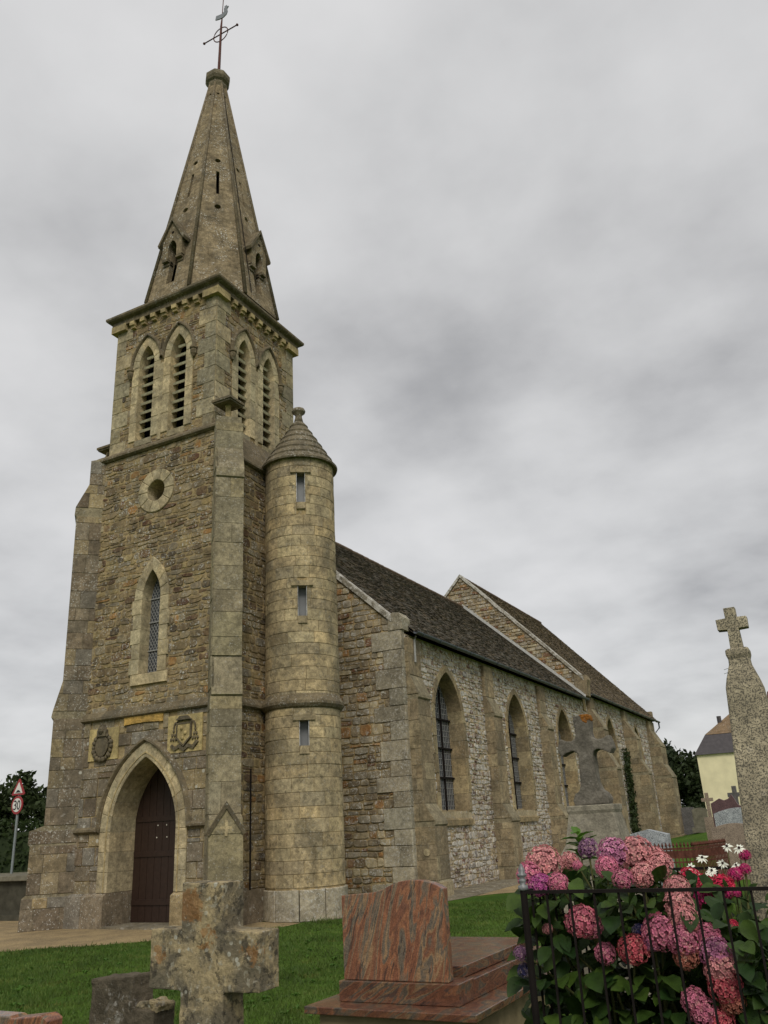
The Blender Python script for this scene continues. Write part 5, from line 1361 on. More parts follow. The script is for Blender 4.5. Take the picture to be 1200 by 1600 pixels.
# iron railing round the family grave
ir = thing('iron_railing', 'dark iron grave railing with slim bars and finialed corner posts', 'railing', (9.86, -9.27, 0))
RX, RY, RZ = 1.85, 1.66, 1.255
pb = MB(); pb.tube([(0, 0, 0), (0, 0, 1.27)], 0.019, 8)
pk = MB(); pk.box((0, 0, 0.63), (0.010, 0.010, 1.24))
pk_me = mesh_from('picket', pk.v, pk.f, pk.c); pk_me.materials.append(M['iron'])
for x, y in ((0, 0), (RX, 0), (0, RY), (RX, RY)):
    q = MB(); q.v = [(a + x, b_ + y, c) for a, b_, c in pb.v]; q.f = pb.f; q.c = pb.c; q.mi = pb.mi; po = obj('post', q, M['iron'], ir)
    q = MB(); q.lathe([(0.02, 1.262), (0.027, 1.268), (0.027, 1.285), (0.014, 1.292), (0.019, 1.305), (0.021, 1.315), (0.012, 1.322), (0.026, 1.334), (0.026, 1.340), (0.017, 1.346), (0.019, 1.362), (0.013, 1.375), (0.004, 1.392)], 10, (x, y, 0)); obj('finial', q, M['fin'], po, smooth=True)
def rail(p0, p1, nb):
    a, c = Vector(p0), Vector(p1); d = c - a
    for z in (0.12, RZ):
        q = MB(); mid = (a + c) / 2; q.box((mid.x, mid.y, z), (abs(d.x) + 0.01 if abs(d.x) > 0.1 else 0.022, abs(d.y) + 0.01 if abs(d.y) > 0.1 else 0.022, 0.016)); obj('rail', q, M['iron'], ir)
    for k in range(1, nb):
        o = bpy.data.objects.new('picket', pk_me); p = a + d * k / nb; o.location = (p.x, p.y, 0); link(o, ir)
rail((0, 0, 0), (RX, 0, 0), 15); rail((0, RY, 0), (RX, RY, 0), 15); rail((0, 0, 0), (0, RY, 0), 13); rail((RX, 0, 0), (RX, RY, 0), 13)

# granite pillar with a small cross
ob = thing('granite_pillar', 'tall speckled granite pillar topped by a small cross, inside the iron railing', 'monument', (11.0, -7.70, 0))
b = MB()
lv = [(0.26, 0.0), (0.26, 0.70), (0.235, 0.72), (0.235, 0.74), (0.205, 0.76), (0.112, 2.36), (0.098, 2.42), (0.082, 2.47), (0.068, 2.515), (0.066, 2.55), (0.075, 2.58), (0.075, 2.615), (0.06, 2.622)]
vs = [(sx * r, sy * r, z) for r, z in lv for sx, sy in ((-1, -1), (1, -1), (1, 1), (-1, 1))]
b.add(vs, [(i * 4 + k, i * 4 + (k + 1) % 4, (i + 1) * 4 + (k + 1) % 4, (i + 1) * 4 + k) for i in range(len(lv) - 1) for k in range(4)] + [(3, 2, 1, 0), tuple(4 * (len(lv) - 1) + k for k in range(4))])
bevelled(obj('shaft', b, M['obelisk'], ob), 0.012)
b = MB(); extrude(b, Frame((0, -0.04, 0), (0, -1, 0)), [(-0.042, 2.60), (0.042, 2.60), (0.036, 2.755), (0.098, 2.758), (0.10, 2.832), (0.036, 2.835), (0.037, 2.905), (-0.037, 2.905), (-0.036, 2.835), (-0.10, 2.832), (-0.098, 2.758), (-0.036, 2.755)], -0.08, 0.0)
bevelled(obj('cross', b, M['obelisk'], ob, fix=True), 0.006)

# grey limestone cross on a pedestal
gc = thing('grey_cross_monument', 'grey weathered limestone cross on a pedestal with orange lichen on its head', 'monument', (9.17, -5.0, 0))
b = MB(); fr1 = Frame((0, -0.09, 0), (0, -1, 0))
half = [(0.055, 1.72), (0.17, 1.72), (0.185, 1.77), (0.16, 1.83), (0.11, 1.86), (0.085, 1.92), (0.075, 2.20), (0.09, 2.235), (0.13, 2.25), (0.19, 2.235), (0.25, 2.20), (0.285, 2.25), (0.275, 2.31), (0.255, 2.38), (0.20, 2.35), (0.13, 2.345), (0.085, 2.37), (0.075, 2.42), (0.085, 2.56), (0.075, 2.60)]
extrude(b, fr1, half + [(-u, v) for u, v in reversed(half)], -0.17, 0.0)
worn(obj('cross', b, M['greycross'], gc, fix=True), 0.012, 0.005, 9)
b = MB(); lv = [(0.38, 0.30, 0.0), (0.38, 0.30, 0.9), (0.36, 0.28, 0.95), (0.345, 0.27, 1.25), (0.28, 0.22, 1.36), (0.225, 0.18, 1.64), (0.235, 0.19, 1.67), (0.235, 0.19, 1.72)]
vs = [(sx * a, sy * c, z) for a, c, z in lv for sx, sy in ((-1, -1), (1, -1), (1, 1), (-1, 1))]
b.add(vs, [(i * 4 + k, i * 4 + (k + 1) % 4, (i + 1) * 4 + (k + 1) % 4, (i + 1) * 4 + k) for i in range(len(lv) - 1) for k in range(4)] + [(3, 2, 1, 0), tuple(4 * (len(lv) - 1) + k for k in range(4))])
bevelled(obj('pedestal', b, M['pedestal'], gc), 0.01)
orl = simple('orange_lichen', S(134, 88, 40), 0.95, 0.1, 0, 30, 0.35, 0.5)
b = MB(); extrude(b, Frame((0, -0.095, 0), (0, -1, 0)), [(0.0, 2.565), (0.02, 2.525), (0.055, 2.515), (0.086, 2.54), (0.088, 2.575), (0.078, 2.602), (-0.02, 2.602)], -0.165, 0.0); worn(obj('lichen_patch', b, orl, gc, fix=True), 0.008, 0.008, 40)

# background graves
def headstone(name, label, loc, w, t, outline, mat, cat='headstone', base=True):
    h = thing(name, label, cat, loc, 0, 'headstones in the churchyard behind'); b = MB(); extrude(b, Frame((0, -t / 2, 0), (0, -1, 0)), outline, -t, 0.0); bevelled(obj('slab', b, mat, h, fix=True), 0.01)
    if base: bevelled(boxes('base', [(-w / 2 - 0.12, w / 2 + 0.12, -t, 1.9, -0.05, 0.22)], mat, h), 0.01)
    return h
def curve_top(w, z, rise, n=10): return [(-w / 2, 0.1), (w / 2, 0.1)] + [(w / 2 - w * k / n, z + rise * sin(pi * k / n)) for k in range(n + 1)]
headstone('tan_headstone', 'tan granite headstone with a curved top in front of the bluish one', (8.68, 10.05, 0), 1.05, 0.14, curve_top(1.1, 1.19, 0.11), M['granite_tan'])
headstone('bluish_headstone', 'bluish grey granite headstone behind the tan one', (8.4, 14.05, 0), 1.35, 0.15, curve_top(1.35, 1.53, 0.14), M['granite_grey'])
headstone('plum_headstone', 'dark plum granite headstone with a wavy peaked top', (7.7, 18.0, 0.05), 1.1, 0.15, [(-0.55, 0.1), (0.5, 0.1), (0.5, 1.6), (0.3, 1.75), (0.24, 1.9), (0.16, 2.06), (0.05, 1.93), (-0.1, 1.88), (-0.25, 1.95), (-0.42, 1.86), (-0.55, 1.8)], M['granite_plum'])
def small_cross(name, label, loc, h, aw, mat, z0):
    c = thing(name, label, 'cross', loc, 0, 'small crosses before the yellow house'); b = MB(); t = aw * 0.15
    extrude(b, Frame((0, -t, 0), (0, -1, 0)), [(-t, 0), (t, 0), (t, h - aw * 0.75), (aw / 2, h - aw * 0.75), (aw / 2, h - aw * 0.45), (t, h - aw * 0.45), (t, h), (-t, h), (-t, h - aw * 0.45), (-aw / 2, h - aw * 0.45), (-aw / 2, h - aw * 0.75), (-t, h - aw * 0.75)], -2 * t, 0.0)
    obj('cross', b, mat, c, fix=True); boxes('base', [(-aw * 0.5, aw * 0.5, -aw * 0.4, aw * 0.4, -0.05, z0)], mat, c); return c
small_cross('dark_cross', 'small dark brown grave cross against the yellow house', (7.76, 20.0, 0.07), 2.35, 0.5, M['granite_dark'], 1.6)
small_cross('tan_cross', 'small tan grave cross at the corner of the yellow house', (6.52, 21.86, 0.1), 2.18, 0.42, M['granite_tan'], 1.3)
headstone('dark_headstone', 'dark grey upright headstone by the far end of the chancel', (3.2, 37.5, 0.5), 0.75, 0.18, curve_top(0.72, 1.36, 0.03), M['granite_dark'])
headstone('pale_headstone', 'pale stone headstone beside the dark grey one', (4.1, 35.65, 0.62), 0.75, 0.18, curve_top(0.75, 1.12, 0.08), M['concrete'])
headstone('gabled_tomb', 'light grey granite gable-topped tomb behind the rusty fence', (6.92, 8.1, 0), 1.0, 0.4, [(-0.5, 0.1), (0.5, 0.1), (0.5, 1.15), (0.05, 1.27), (-0.5, 1.15)], M['granite_grey'])
# rusty grave fence
rf = thing('rusty_fence', 'rust-brown iron grave fence with spiked bars behind the hydrangeas', 'fence', (8.1, 6.9, 0))
ra, rb_, rc = Vector((0, 0, 0)), Vector((-1.6, -0.35, 0)), Vector((-2.35, 0.9, 0))
sp_ = MB(); sp_.box((0, 0, 0.45), (0.022, 0.022, 0.9)); sp_.lathe([(0.012, 0.9), (0.028, 0.93), (0.002, 1.0)], 6); sp_me = mesh_from('spiked_bar', sp_.v, sp_.f, sp_.c); sp_me.materials.append(M['rust'])
for a, c in ((ra, rb_), (rb_, rc), (ra, Vector((0.5, 1.6, 0)))):
    d = c - a; n = int(d.length / 0.075); ang = atan2(d.y, d.x)
    for z, hh in ((0.10, 0.03), (0.58, 0.03), (0.86, 0.04), (0.74, 0.16)):
        q = MB(); m_ = (a + c) / 2; q.box((m_.x, m_.y, z), (d.length, 0.012 if hh < 0.1 else 0.006, hh), ang); obj('rail' if hh < 0.1 else 'band_panel', q, M['rust'], rf)
    for k in range(n + 1):
        o = bpy.data.objects.new('spiked_bar', sp_me); o.location = a + d * k / n; link(o, rf)

# raised tomb to the left of the tower
lt = thing('table_tomb', 'raised grey tomb with a flat concrete slab left of the tower', 'tomb', (-7.6, 1.9, 0))
boxes('chest', [(-1.6, 1.9, -0.55, 0.65, 0.0, 0.86)], M['concrete_dk'], lt); boxes('step', [(-1.8, 2.1, -0.72, 0.75, -0.02, 0.12)], M['concrete_dk'], lt)
bevelled(boxes('slab', [(-1.75, 2.05, -0.68, 0.75, 0.865, 0.985)], M['concrete'], lt), 0.015)
headstone('grey_panel_headstone', 'plain pale grey headstone behind the raised tomb', (-7.5, 3.6, 0), 1.1, 0.14, [(-0.12, 0.0), (0.95, 0.0), (0.95, 1.98), (0.5, 2.05), (-0.12, 2.06)], M['granite_grey'], base=False)
tp = thing('flower_pot', 'small brick-red pot with a plant on the raised tomb', 'pot', (-7.35, 2.35, 0.985)); b = MB(); b.lathe([(0.07, 0), (0.1, 0.02), (0.13, 0.3), (0.14, 0.31), (0.12, 0.33), (0.09, 0.3)], 14); obj('pot', b, M['terracotta'], tp, smooth=True)
b = MB()
for k in range(40):
    p = Vector((random.gauss(0, 0.07), random.gauss(0, 0.07), 0.38 + random.random() * 0.3)); u = Vector((random.gauss(0, 1), random.gauss(0, 1), random.gauss(0, .6))).normalized() * 0.05; w = u.cross(Vector((random.gauss(0, 1), random.gauss(0, 1), 1))).normalized() * 0.025
    b.add([tuple(p - u), tuple(p + w), tuple(p + u), tuple(p - w)], [(0, 1, 2, 3)])
obj('leaves', b, M['rust'], tp, kind='stuff')

headstone('dark_tall_headstone', 'dark narrow headstone at the left edge beside the plain pale grey one', (-9.3, 4.2, 0), 0.8, 0.14, [(-0.4, 0.0), (0.5, 0.0), (0.5, 1.75), (0.05, 1.88), (-0.4, 1.75)], M['granite_dark'], base=False)
# road signs
rsn = thing('road_sign', 'red-ringed 30 speed limit sign under a bump warning triangle on one pole', 'road sign', (-9.46, 3.25, 0))
b = MB(); b.tube([(0, 0.05, 0), (0, 0.05, 3.28)], 0.035, 10); obj('pole', b, M['pole'], rsn)
fs = Frame((0, 0, 0), (-0.05, -1, 0))
b = MB(); extrude(b, fs, circ(0, 2.75, 0.245, 32), -0.02, 0.0); d30 = obj('round_panel', b, M['signred'], rsn)
b = MB(); extrude(b, fs, circ(0, 2.75, 0.185, 32), 0.0, 0.006); obj('white_field', b, M['signwhite'], d30)
def stroke(pts, w, d): q = MB(); sweep(q, fs, pts, [(-w / 2, 0.006), (-w / 2, d), (w / 2, d), (w / 2, 0.006)]); return q
three = [(-0.135, 2.845), (-0.09, 2.865), (-0.045, 2.85), (-0.03, 2.81), (-0.05, 2.77), (-0.085, 2.757), (-0.045, 2.74), (-0.025, 2.70), (-0.04, 2.655), (-0.085, 2.635), (-0.135, 2.655)]
obj('digit_three', stroke(three, 0.034, 0.01), M['signblack'], d30, fix=True)
zero = [(0.08 + 0.055 * cos(t), 2.75 + 0.112 * sin(t)) for t in np.linspace(0, 2 * pi, 17)]
obj('digit_zero', stroke(zero, 0.034, 0.01), M['signblack'], d30, fix=True)
b = MB(); extrude(b, fs, [(-0.26, 3.02), (0.26, 3.02), (0.28, 3.05), (0.02, 3.46), (-0.02, 3.46), (-0.28, 3.05)], -0.02, 0.0); tri = obj('triangle_panel', b, M['signred'], rsn)
b = MB(); extrude(b, fs, [(-0.19, 3.07), (0.19, 3.07), (0.0, 3.375)], 0.0, 0.006); obj('white_field', b, M['signwhite'], tri)
b = MB(); extrude(b, fs, [(-0.12, 3.09), (0.12, 3.09), (0.08, 3.115), (0.035, 3.155), (-0.035, 3.155), (-0.08, 3.115)], 0.006, 0.01); obj('bump_symbol', b, M['signblack'], tri)

# ------------------------------------------------------------------ houses
hz = thing('yellow_house', 'pale yellow rendered house with dark slate lower roof and mossy upper roof', 'house', (0.94, 60.5, 0.6))
def H_(x, y, z): return (x - 0.94, y - 60.5, z - 0.6)
b = MB(); b.box((9.5, 4.5, 2.65), (19, 9, 5.4)); obj('wall', b, M['plaster'], hz)
e0 = [(0.78, 60.3), (20.1, 60.3), (20.1, 69.7), (0.78, 69.7)]; e1 = [(1.74, 61.3), (19.2, 61.3), (19.2, 68.7), (1.74, 68.7)]; r_ = [(4.4, 65.0), (16.5, 65.0)]
b = MB(); b.add([H_(x, y, 5.95) for x, y in e0] + [H_(x, y, 7.52) for x, y in e1], [(k, (k + 1) % 4, 4 + (k + 1) % 4, 4 + k) for k in range(4)] + [(3, 2, 1, 0)]); lr = obj('lower_roof', b, M['houseslate'], hz)
q = [H_(x, y, 7.55) for x, y in e1] + [H_(x, y, 9.95) for x, y in r_]
b = MB(); b.add(q, [(0, 1, 5, 4), (1, 2, 5), (2, 3, 4, 5), (3, 0, 4)]); obj('upper_roof', b, M['houseroof'], hz)
b = MB(); b.tube([H_(2.9, 63.0, 8.3), H_(2.9, 63.0, 9.1)], 0.18, 8); obj('vent_pipe', b, M['houseslate'], hz)
b = MB(); b.tube([H_(4.4, 65.0, 9.7), H_(4.4, 65.0, 13.4)], 0.03, 6); an = obj('antenna', b, M['pole'], hz)
for z, L in ((13.3, 0.55), (12.95, 0.6), (12.3, 0.5)):
    b = MB(); b.tube([H_(4.4 - L, 65.0, z - 0.12), H_(4.4 + L, 65.0, z + 0.12)], 0.025, 5); 
    obj('antenna_rod', b, M['pole'], an)
h2 = thing('brown_roof_house', 'house with a steep brown tiled roof just showing past the granite pillar', 'house', (12.0, 74.0, 0.8))
b = MB(); b.box((0, 0, 3.8), (11, 8, 7.6)); obj('wall', b, M['concrete'], h2)
b = MB(); b.add([(-5.9, -4.3, 7.6), (5.9, -4.3, 7.6), (5.9, 4.3, 7.6), (-5.9, 4.3, 7.6), (-5.6, 0, 11.2), (5.6, 0, 11.2)], [(0, 1, 5, 4), (1, 2, 5), (2, 3, 4, 5), (3, 0, 4), (3, 2, 1, 0)]); obj('roof', b, M['tilebrown'], h2)

# ------------------------------------------------------------------ trees, hedge, ivy
def leaf_cloud(mb, n, fn, size):
    P0 = np.array([fn() for _ in range(n)]); V_ = []; 
    a = rng.normal(size=(n, 3)); a /= np.linalg.norm(a, axis=1)[:, None]; c = rng.normal(size=(n, 3)); c -= (c * a).sum(1)[:, None] * a; c /= np.linalg.norm(c, axis=1)[:, None]
    s_ = size * rng.uniform(0.6, 1.3, size=(n, 1)); q = np.stack([P0 - a * s_, P0 + c * s_ * 0.55, P0 + a * s_, P0 - c * s_ * 0.55], 1).reshape(-1, 3)
    mb.add([tuple(v) for v in q], [(4 * i, 4 * i + 1, 4 * i + 2, 4 * i + 3) for i in range(n)])
def tree(label, loc, h, rx, n, mat, leaf=0.2, group=None, trunk_h=0.3):
    t = thing('leafy_tree', label, 'tree', loc, 0, group)
    b = MB(); b.tube([(0, 0, 0), (0.1, 0.05, h * 0.25), (0.05, -0.1, h * 0.5), (0.0, 0.0, h * 0.8)], [0.26, 0.2, 0.14, 0.04], 8)
    for k in range(6):
        a = k * 1.05 + random.random(); z = h * (0.3 + 0.08 * k); b.tube([(0, 0, z), (rx * 0.4 * cos(a), rx * 0.4 * sin(a), z + h * 0.12), (rx * 0.7 * cos(a), rx * 0.7 * sin(a), z + h * 0.2)], [0.1, 0.06, 0.02], 6)
    obj('trunk', b, M['bark'], t)
    blobs = []
    for k in range(26):
        th = random.uniform(0, 2 * pi); zz_ = random.uniform(trunk_h, 1.0); rr = rx * random.uniform(0.2, 1.0) * sqrt(max(0.05, 1 - ((zz_ - 0.55) / 0.5) ** 2)); blobs.append((rr * cos(th), rr * sin(th), zz_ * h * 0.92, rx * random.uniform(0.22, 0.42)))
    def fn():
        x, y, z, r = random.choice(blobs); d = Vector((random.gauss(0, 1), random.gauss(0, 1), random.gauss(0, 0.8))).normalized() * r * random.uniform(0.55, 1.05); return (x + d.x, y + d.y, max(0.1, z + d.z))
    b = MB(); leaf_cloud(b, n, fn, leaf); obj('crown', b, mat, t)
    return t
tree('rounded dark tree with the tallest crown left of the tower, behind the road sign', (-27.4, 17.9, 0), 5.35, 2.5, 5200, M['treeleaf_dk'], 0.17, 'trees left of the tower')
tree('dark tree cut by the left edge of the photo', (-30.0, 15.6, 0), 4.9, 2.6, 4200, M['treeleaf_dk'], 0.17, 'trees left of the tower')
tree('lower tree just showing beside the tower corner', (-26.0, 21.0, 0), 4.6, 2.4, 4200, M['treeleaf'], 0.17, 'trees left of the tower')
tree('dense dark tree directly beyond the chancel end', (-4.6, 76.0, 0.9), 6.8, 4.2, 6000, M['treeleaf_dk'], 0.26, 'trees beyond the chancel')
tree('low dark tree between the chancel end and the yellow house', (-1.2, 75.0, 0.9), 5.4, 3.6, 6000, M['treeleaf_dk'], 0.26, 'trees beyond the chancel')
tree('dark tree close behind the corner of the yellow house', (2.4, 77.0, 0.9), 5.6, 3.6, 5000, M['treeleaf_dk'], 0.26, 'trees beyond the chancel')
def hedge(label, x0, y0, x1, y1, h, w, n, mat, name='hedge'):
    t = thing(name, label, 'hedge', ((x0 + x1) / 2, (y0 + y1) / 2, zground(0, (y0 + y1) / 2))); dx, dy = x1 - x0, y1 - y0; L = hypot(dx, dy)
    def fn():
        s_ = random.uniform(-0.5, 0.5); k = random.uniform(-0.5, 0.5); z = random.uniform(0.05, 1) * h * (1 + 0.06 * sin(s_ * 31) + 0.05 * sin(s_ * 77)); return (dx * s_ - dy / L * w * k, dy * s_ + dx / L * w * k, z)
    b = MB(); leaf_cloud(b, n, fn, 0.13); obj('foliage', b, mat, t)
    b = MB(); ang = atan2(dy, dx); b.box((0, 0, h * 0.42), (L * 0.99, w * 0.6, h * 0.84), ang); obj('inner_growth', b, M['treeleaf_dk'], t); return t
hedge('clipped green hedge behind the road sign left of the tower', -34, 9.0, -15.0, 19.0, 2.75, 1.0, 9000, M['treeleaf'])
hedge('low dark hedge at the far edge of the churchyard beyond the chancel', -9.0, 62, 1.0, 59, 1.5, 1.0, 3500, M['treeleaf_dk'])
b = MB(); b.box((0, 0, 0.35), (16, 0.3, 0.7)); 
wl_ = obj('boundary_wall', b, M['concrete'], None, label='low grey boundary wall below the hedge left of the tower', category='wall'); wl_.location = (-20.0, 10.5, 0); wl_.rotation_euler = (0, 0, 0.48)
iv = thing('ivy', 'dark ivy climbing the chancel wall between two buttresses', 'plant', (1.95, 29.3, 0))
def fn():
    z = random.betavariate(1.2, 1.3) * 4.7; return (random.uniform(0.02, 0.16), random.gauss(0.0, 0.32) + 0.12 * z - 0.25, z + 0.05)
b = MB(); leaf_cloud(b, 1500, fn, 0.085); obj('foliage', b, M['ivy'], iv)
b = MB(); b.tube([(0.05, -0.2, 0), (0.05, 0.0, 1.6), (0.04, 0.15, 3.2), (0.03, 0.3, 4.4)], [0.03, 0.022, 0.015, 0.006], 6); obj('stem', b, M['bark'], iv)
HEADS = [
    (9.816, -8.750, 1.363, 0.148, 'salmon'),
    (9.768, -8.900, 1.319, 0.096, 'pink'),
    (9.887, -9.080, 1.274, 0.089, 'mag'),
    (9.998, -9.100, 1.286, 0.073, 'pink'),
    (9.925, -8.600, 1.369, 0.076, 'salmon'),
    (10.046, -8.600, 1.435, 0.083, 'mauve'),
    (10.027, -8.800, 1.353, 0.040, 'pink'),
    (10.213, -8.700, 1.407, 0.122, 'mauvepink'),
    (10.323, -8.650, 1.394, 0.147, 'salmon'),
    (10.458, -8.700, 1.337, 0.105, 'salmon'),
    (10.205, -8.850, 1.342, 0.087, 'pink'),
    (10.320, -9.000, 1.292, 0.076, 'pink'),
    (10.418, -8.950, 1.305, 0.096, 'salmon'),
    (10.396, -8.500, 1.368, 0.092, 'salmon'),
    (10.114, -9.120, 1.106, 0.102, 'salmonred'),
    (10.152, -9.100, 1.080, 0.076, 'pink'),
    (9.921, -9.100, 1.068, 0.035, 'salmon'),
    (9.783, -9.150, 0.958, 0.050, 'mauve'),
    (9.773, -9.100, 0.870, 0.047, 'blue'),
    (10.211, -9.100, 0.958, 0.065, 'pink'),
    (10.361, -9.120, 0.979, 0.094, 'red'),
    (10.377, -9.000, 1.043, 0.054, 'blue'),
    (10.497, -9.080, 1.053, 0.112, 'pink'),
    (10.450, -9.100, 1.012, 0.060, 'mauvepink'),
    (10.581, -8.950, 1.238, 0.092, 'salmon'),
    (10.590, -9.000, 1.170, 0.091, 'salmon'),
    (10.612, -9.050, 1.105, 0.094, 'salmon'),
    (10.601, -9.100, 1.025, 0.097, 'pink'),
    (10.606, -9.100, 0.952, 0.075, 'orange'),
    (10.701, -9.000, 1.025, 0.083, 'pink'),
    (10.733, -9.050, 0.964, 0.097, 'mauvepink'),
    (10.754, -9.080, 0.897, 0.097, 'salmon'),
    (10.766, -9.100, 0.825, 0.097, 'red'),
    (10.781, -9.100, 0.767, 0.075, 'orange'),
    (10.608, -9.100, 0.761, 0.075, 'pink'),
    (10.647, -9.100, 0.714, 0.083, 'pink'),
    (10.717, -9.100, 0.686, 0.075, 'red'),
]
RED = [
    (10.520, -8.200, 1.229, 0.084, 'crimson'),
    (10.599, -8.250, 1.204, 0.074, 'crimson'),
    (10.710, -8.300, 1.192, 0.086, 'crimson'),
    (10.639, -8.450, 1.146, 0.084, 'magenta'),
    (10.681, -8.450, 1.119, 0.050, 'magenta'),
    (10.832, -8.000, 1.344, 0.041, 'magenta'),
    (10.774, -8.100, 1.245, 0.053, 'magenta'),
    (10.829, -8.100, 1.272, 0.040, 'magenta'),
    (10.773, -8.600, 1.030, 0.033, 'crimson'),
    (10.742, -8.400, 1.170, 0.038, 'magenta'),
    (10.793, -8.400, 1.169, 0.030, 'magenta'),
]
DAISIES = [
    (10.583, -8.000, 1.337, 0.045),
    (10.522, -8.100, 1.290, 0.036),
    (10.545, -8.100, 1.250, 0.040),
    (10.641, -8.100, 1.269, 0.040),
    (10.740, -8.000, 1.397, 0.041),
    (10.807, -8.000, 1.384, 0.045),
    (10.689, -7.950, 1.299, 0.041),
    (10.624, -8.150, 1.238, 0.035),
    (10.771, -8.000, 1.289, 0.036),
]
# ------------------------------------------------------------------ flowers
PET = {'salmon': S(222, 150, 152), 'pink': S(220, 128, 156), 'mag': S(200, 96, 164), 'mauve': S(160, 116, 152), 'mauvepink': S(206, 132, 170), 'salmonred': S(216, 118, 138), 'red': S(206, 94, 106), 'orange': S(198, 124, 106), 'blue': S(86, 82, 128), 'crimson': S(210, 44, 84), 'magenta': S(204, 56, 122)}
def head_mesh(seed, n=130, flat=0.76, name='flower_head', psize=0.165, npet=4):
    r_ = random.Random(seed); mb = MB(); ga = pi * (3 - sqrt(5))
    for i in range(n):
        z = 1 - 1.55 * (i + 0.5) / n; rr = sqrt(max(0, 1 - z * z)); a = i * ga + r_.uniform(-.2, .2)
        N = Vector((rr * cos(a), rr * sin(a), z)); k = 1 + 0.10 * noise.noise(N * 2.3 + Vector((seed, 0, 0))) + r_.uniform(-0.06, 0.05); p = Vector((N.x, N.y, N.z * flat)) * k
        T = N.cross(Vector((0.3, 0.2, 1))).normalized(); B = N.cross(T); a0 = r_.uniform(0, pi / 2); sh = r_.uniform(0.62, 1.25)
        for q in range(npet):
            t = a0 + 2 * pi * q / npet; d = cos(t) * T + sin(t) * B; e = -sin(t) * T + cos(t) * B; l = psize * r_.uniform(0.8, 1.2); cu = r_.uniform(-0.03, 0.05)
            mb.add([tuple(p - N * 0.02), tuple(p + d * l * 0.55 + e * l * 0.48 + N * (0.03 + cu)), tuple(p + d * l + N * cu), tuple(p + d * l * 0.55 - e * l * 0.48 + N * (0.02 + cu))], [(0, 1, 2, 3)])
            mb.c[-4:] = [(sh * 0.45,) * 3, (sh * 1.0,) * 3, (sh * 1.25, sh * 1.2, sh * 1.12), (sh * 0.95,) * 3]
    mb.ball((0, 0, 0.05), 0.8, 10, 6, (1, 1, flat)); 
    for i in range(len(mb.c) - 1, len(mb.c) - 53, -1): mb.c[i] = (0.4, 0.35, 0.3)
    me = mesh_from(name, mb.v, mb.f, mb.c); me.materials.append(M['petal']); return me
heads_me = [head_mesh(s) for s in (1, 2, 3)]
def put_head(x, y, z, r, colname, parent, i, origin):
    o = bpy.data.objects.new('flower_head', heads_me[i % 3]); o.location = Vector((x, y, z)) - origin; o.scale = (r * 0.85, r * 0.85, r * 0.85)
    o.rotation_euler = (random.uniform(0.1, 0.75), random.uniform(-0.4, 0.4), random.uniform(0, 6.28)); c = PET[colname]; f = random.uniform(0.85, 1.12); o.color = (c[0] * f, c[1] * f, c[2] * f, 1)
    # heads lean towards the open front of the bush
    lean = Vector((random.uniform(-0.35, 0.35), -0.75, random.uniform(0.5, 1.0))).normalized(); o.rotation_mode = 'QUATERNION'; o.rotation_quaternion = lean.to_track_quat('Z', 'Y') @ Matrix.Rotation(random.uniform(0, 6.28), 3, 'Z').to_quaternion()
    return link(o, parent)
def leaf_mesh(seed, L=1.0, w=0.36):
    r_ = random.Random(seed); n = 7; vs = []; fs = []
    for i in range(n + 1):
        t = i / n; hw = w * (sin(pi * t ** 0.8) ** 0.85) * (1.0 if t < 0.97 else 0.1) + 0.004; dr = -0.22 * t * t * L + r_.uniform(-.01, .01); fold = 0.10 * hw / w
        vs += [(-hw, t * L, dr + fold + 0.02 * sin(i * 2.1)), (0, t * L, dr - 0.01), (hw, t * L, dr + fold + 0.02 * cos(i * 2.4))]
    for i in range(n):
        for k in range(2): fs.append((3 * i + k, 3 * i + k + 1, 3 * i + 3 + k + 1, 3 * i + 3 + k))
    me = mesh_from('leaf', vs, fs, None, True); me.materials.append(M['leaf']); return me
leaves_me = [leaf_mesh(s, 1.0, w) for s, w in ((1, 0.34), (2, 0.40), (3, 0.30))]
def leaf_basis(d, nrm):
    Y_ = d.normalized(); X_ = Y_.cross(nrm).normalized(); Z_ = X_.cross(Y_); return Matrix((X_, Y_, Z_)).transposed()
hb_ = thing('hydrangea_bush', 'pink hydrangea bush spilling over the dark iron railing', 'bush', (10.3, -8.7, 0)); HO = Vector((10.3, -8.7, 0))
for i, (x, y, z, r, c) in enumerate(HEADS): put_head(x, y - (0.03 if z < 1.2 else 0.0), z, r * (0.95 if z < 1.2 else 0.84), c, hb_, i, HO)
rl = random.Random(11)
def bush_top(x): return 1.30 if x < 10.1 else (1.34 if x < 10.5 else 1.30 - 0.28 * (x - 10.5) / 0.5)
cnt = 0
inner = MB()
heads_v = [Vector(h[:3]) for h in HEADS]
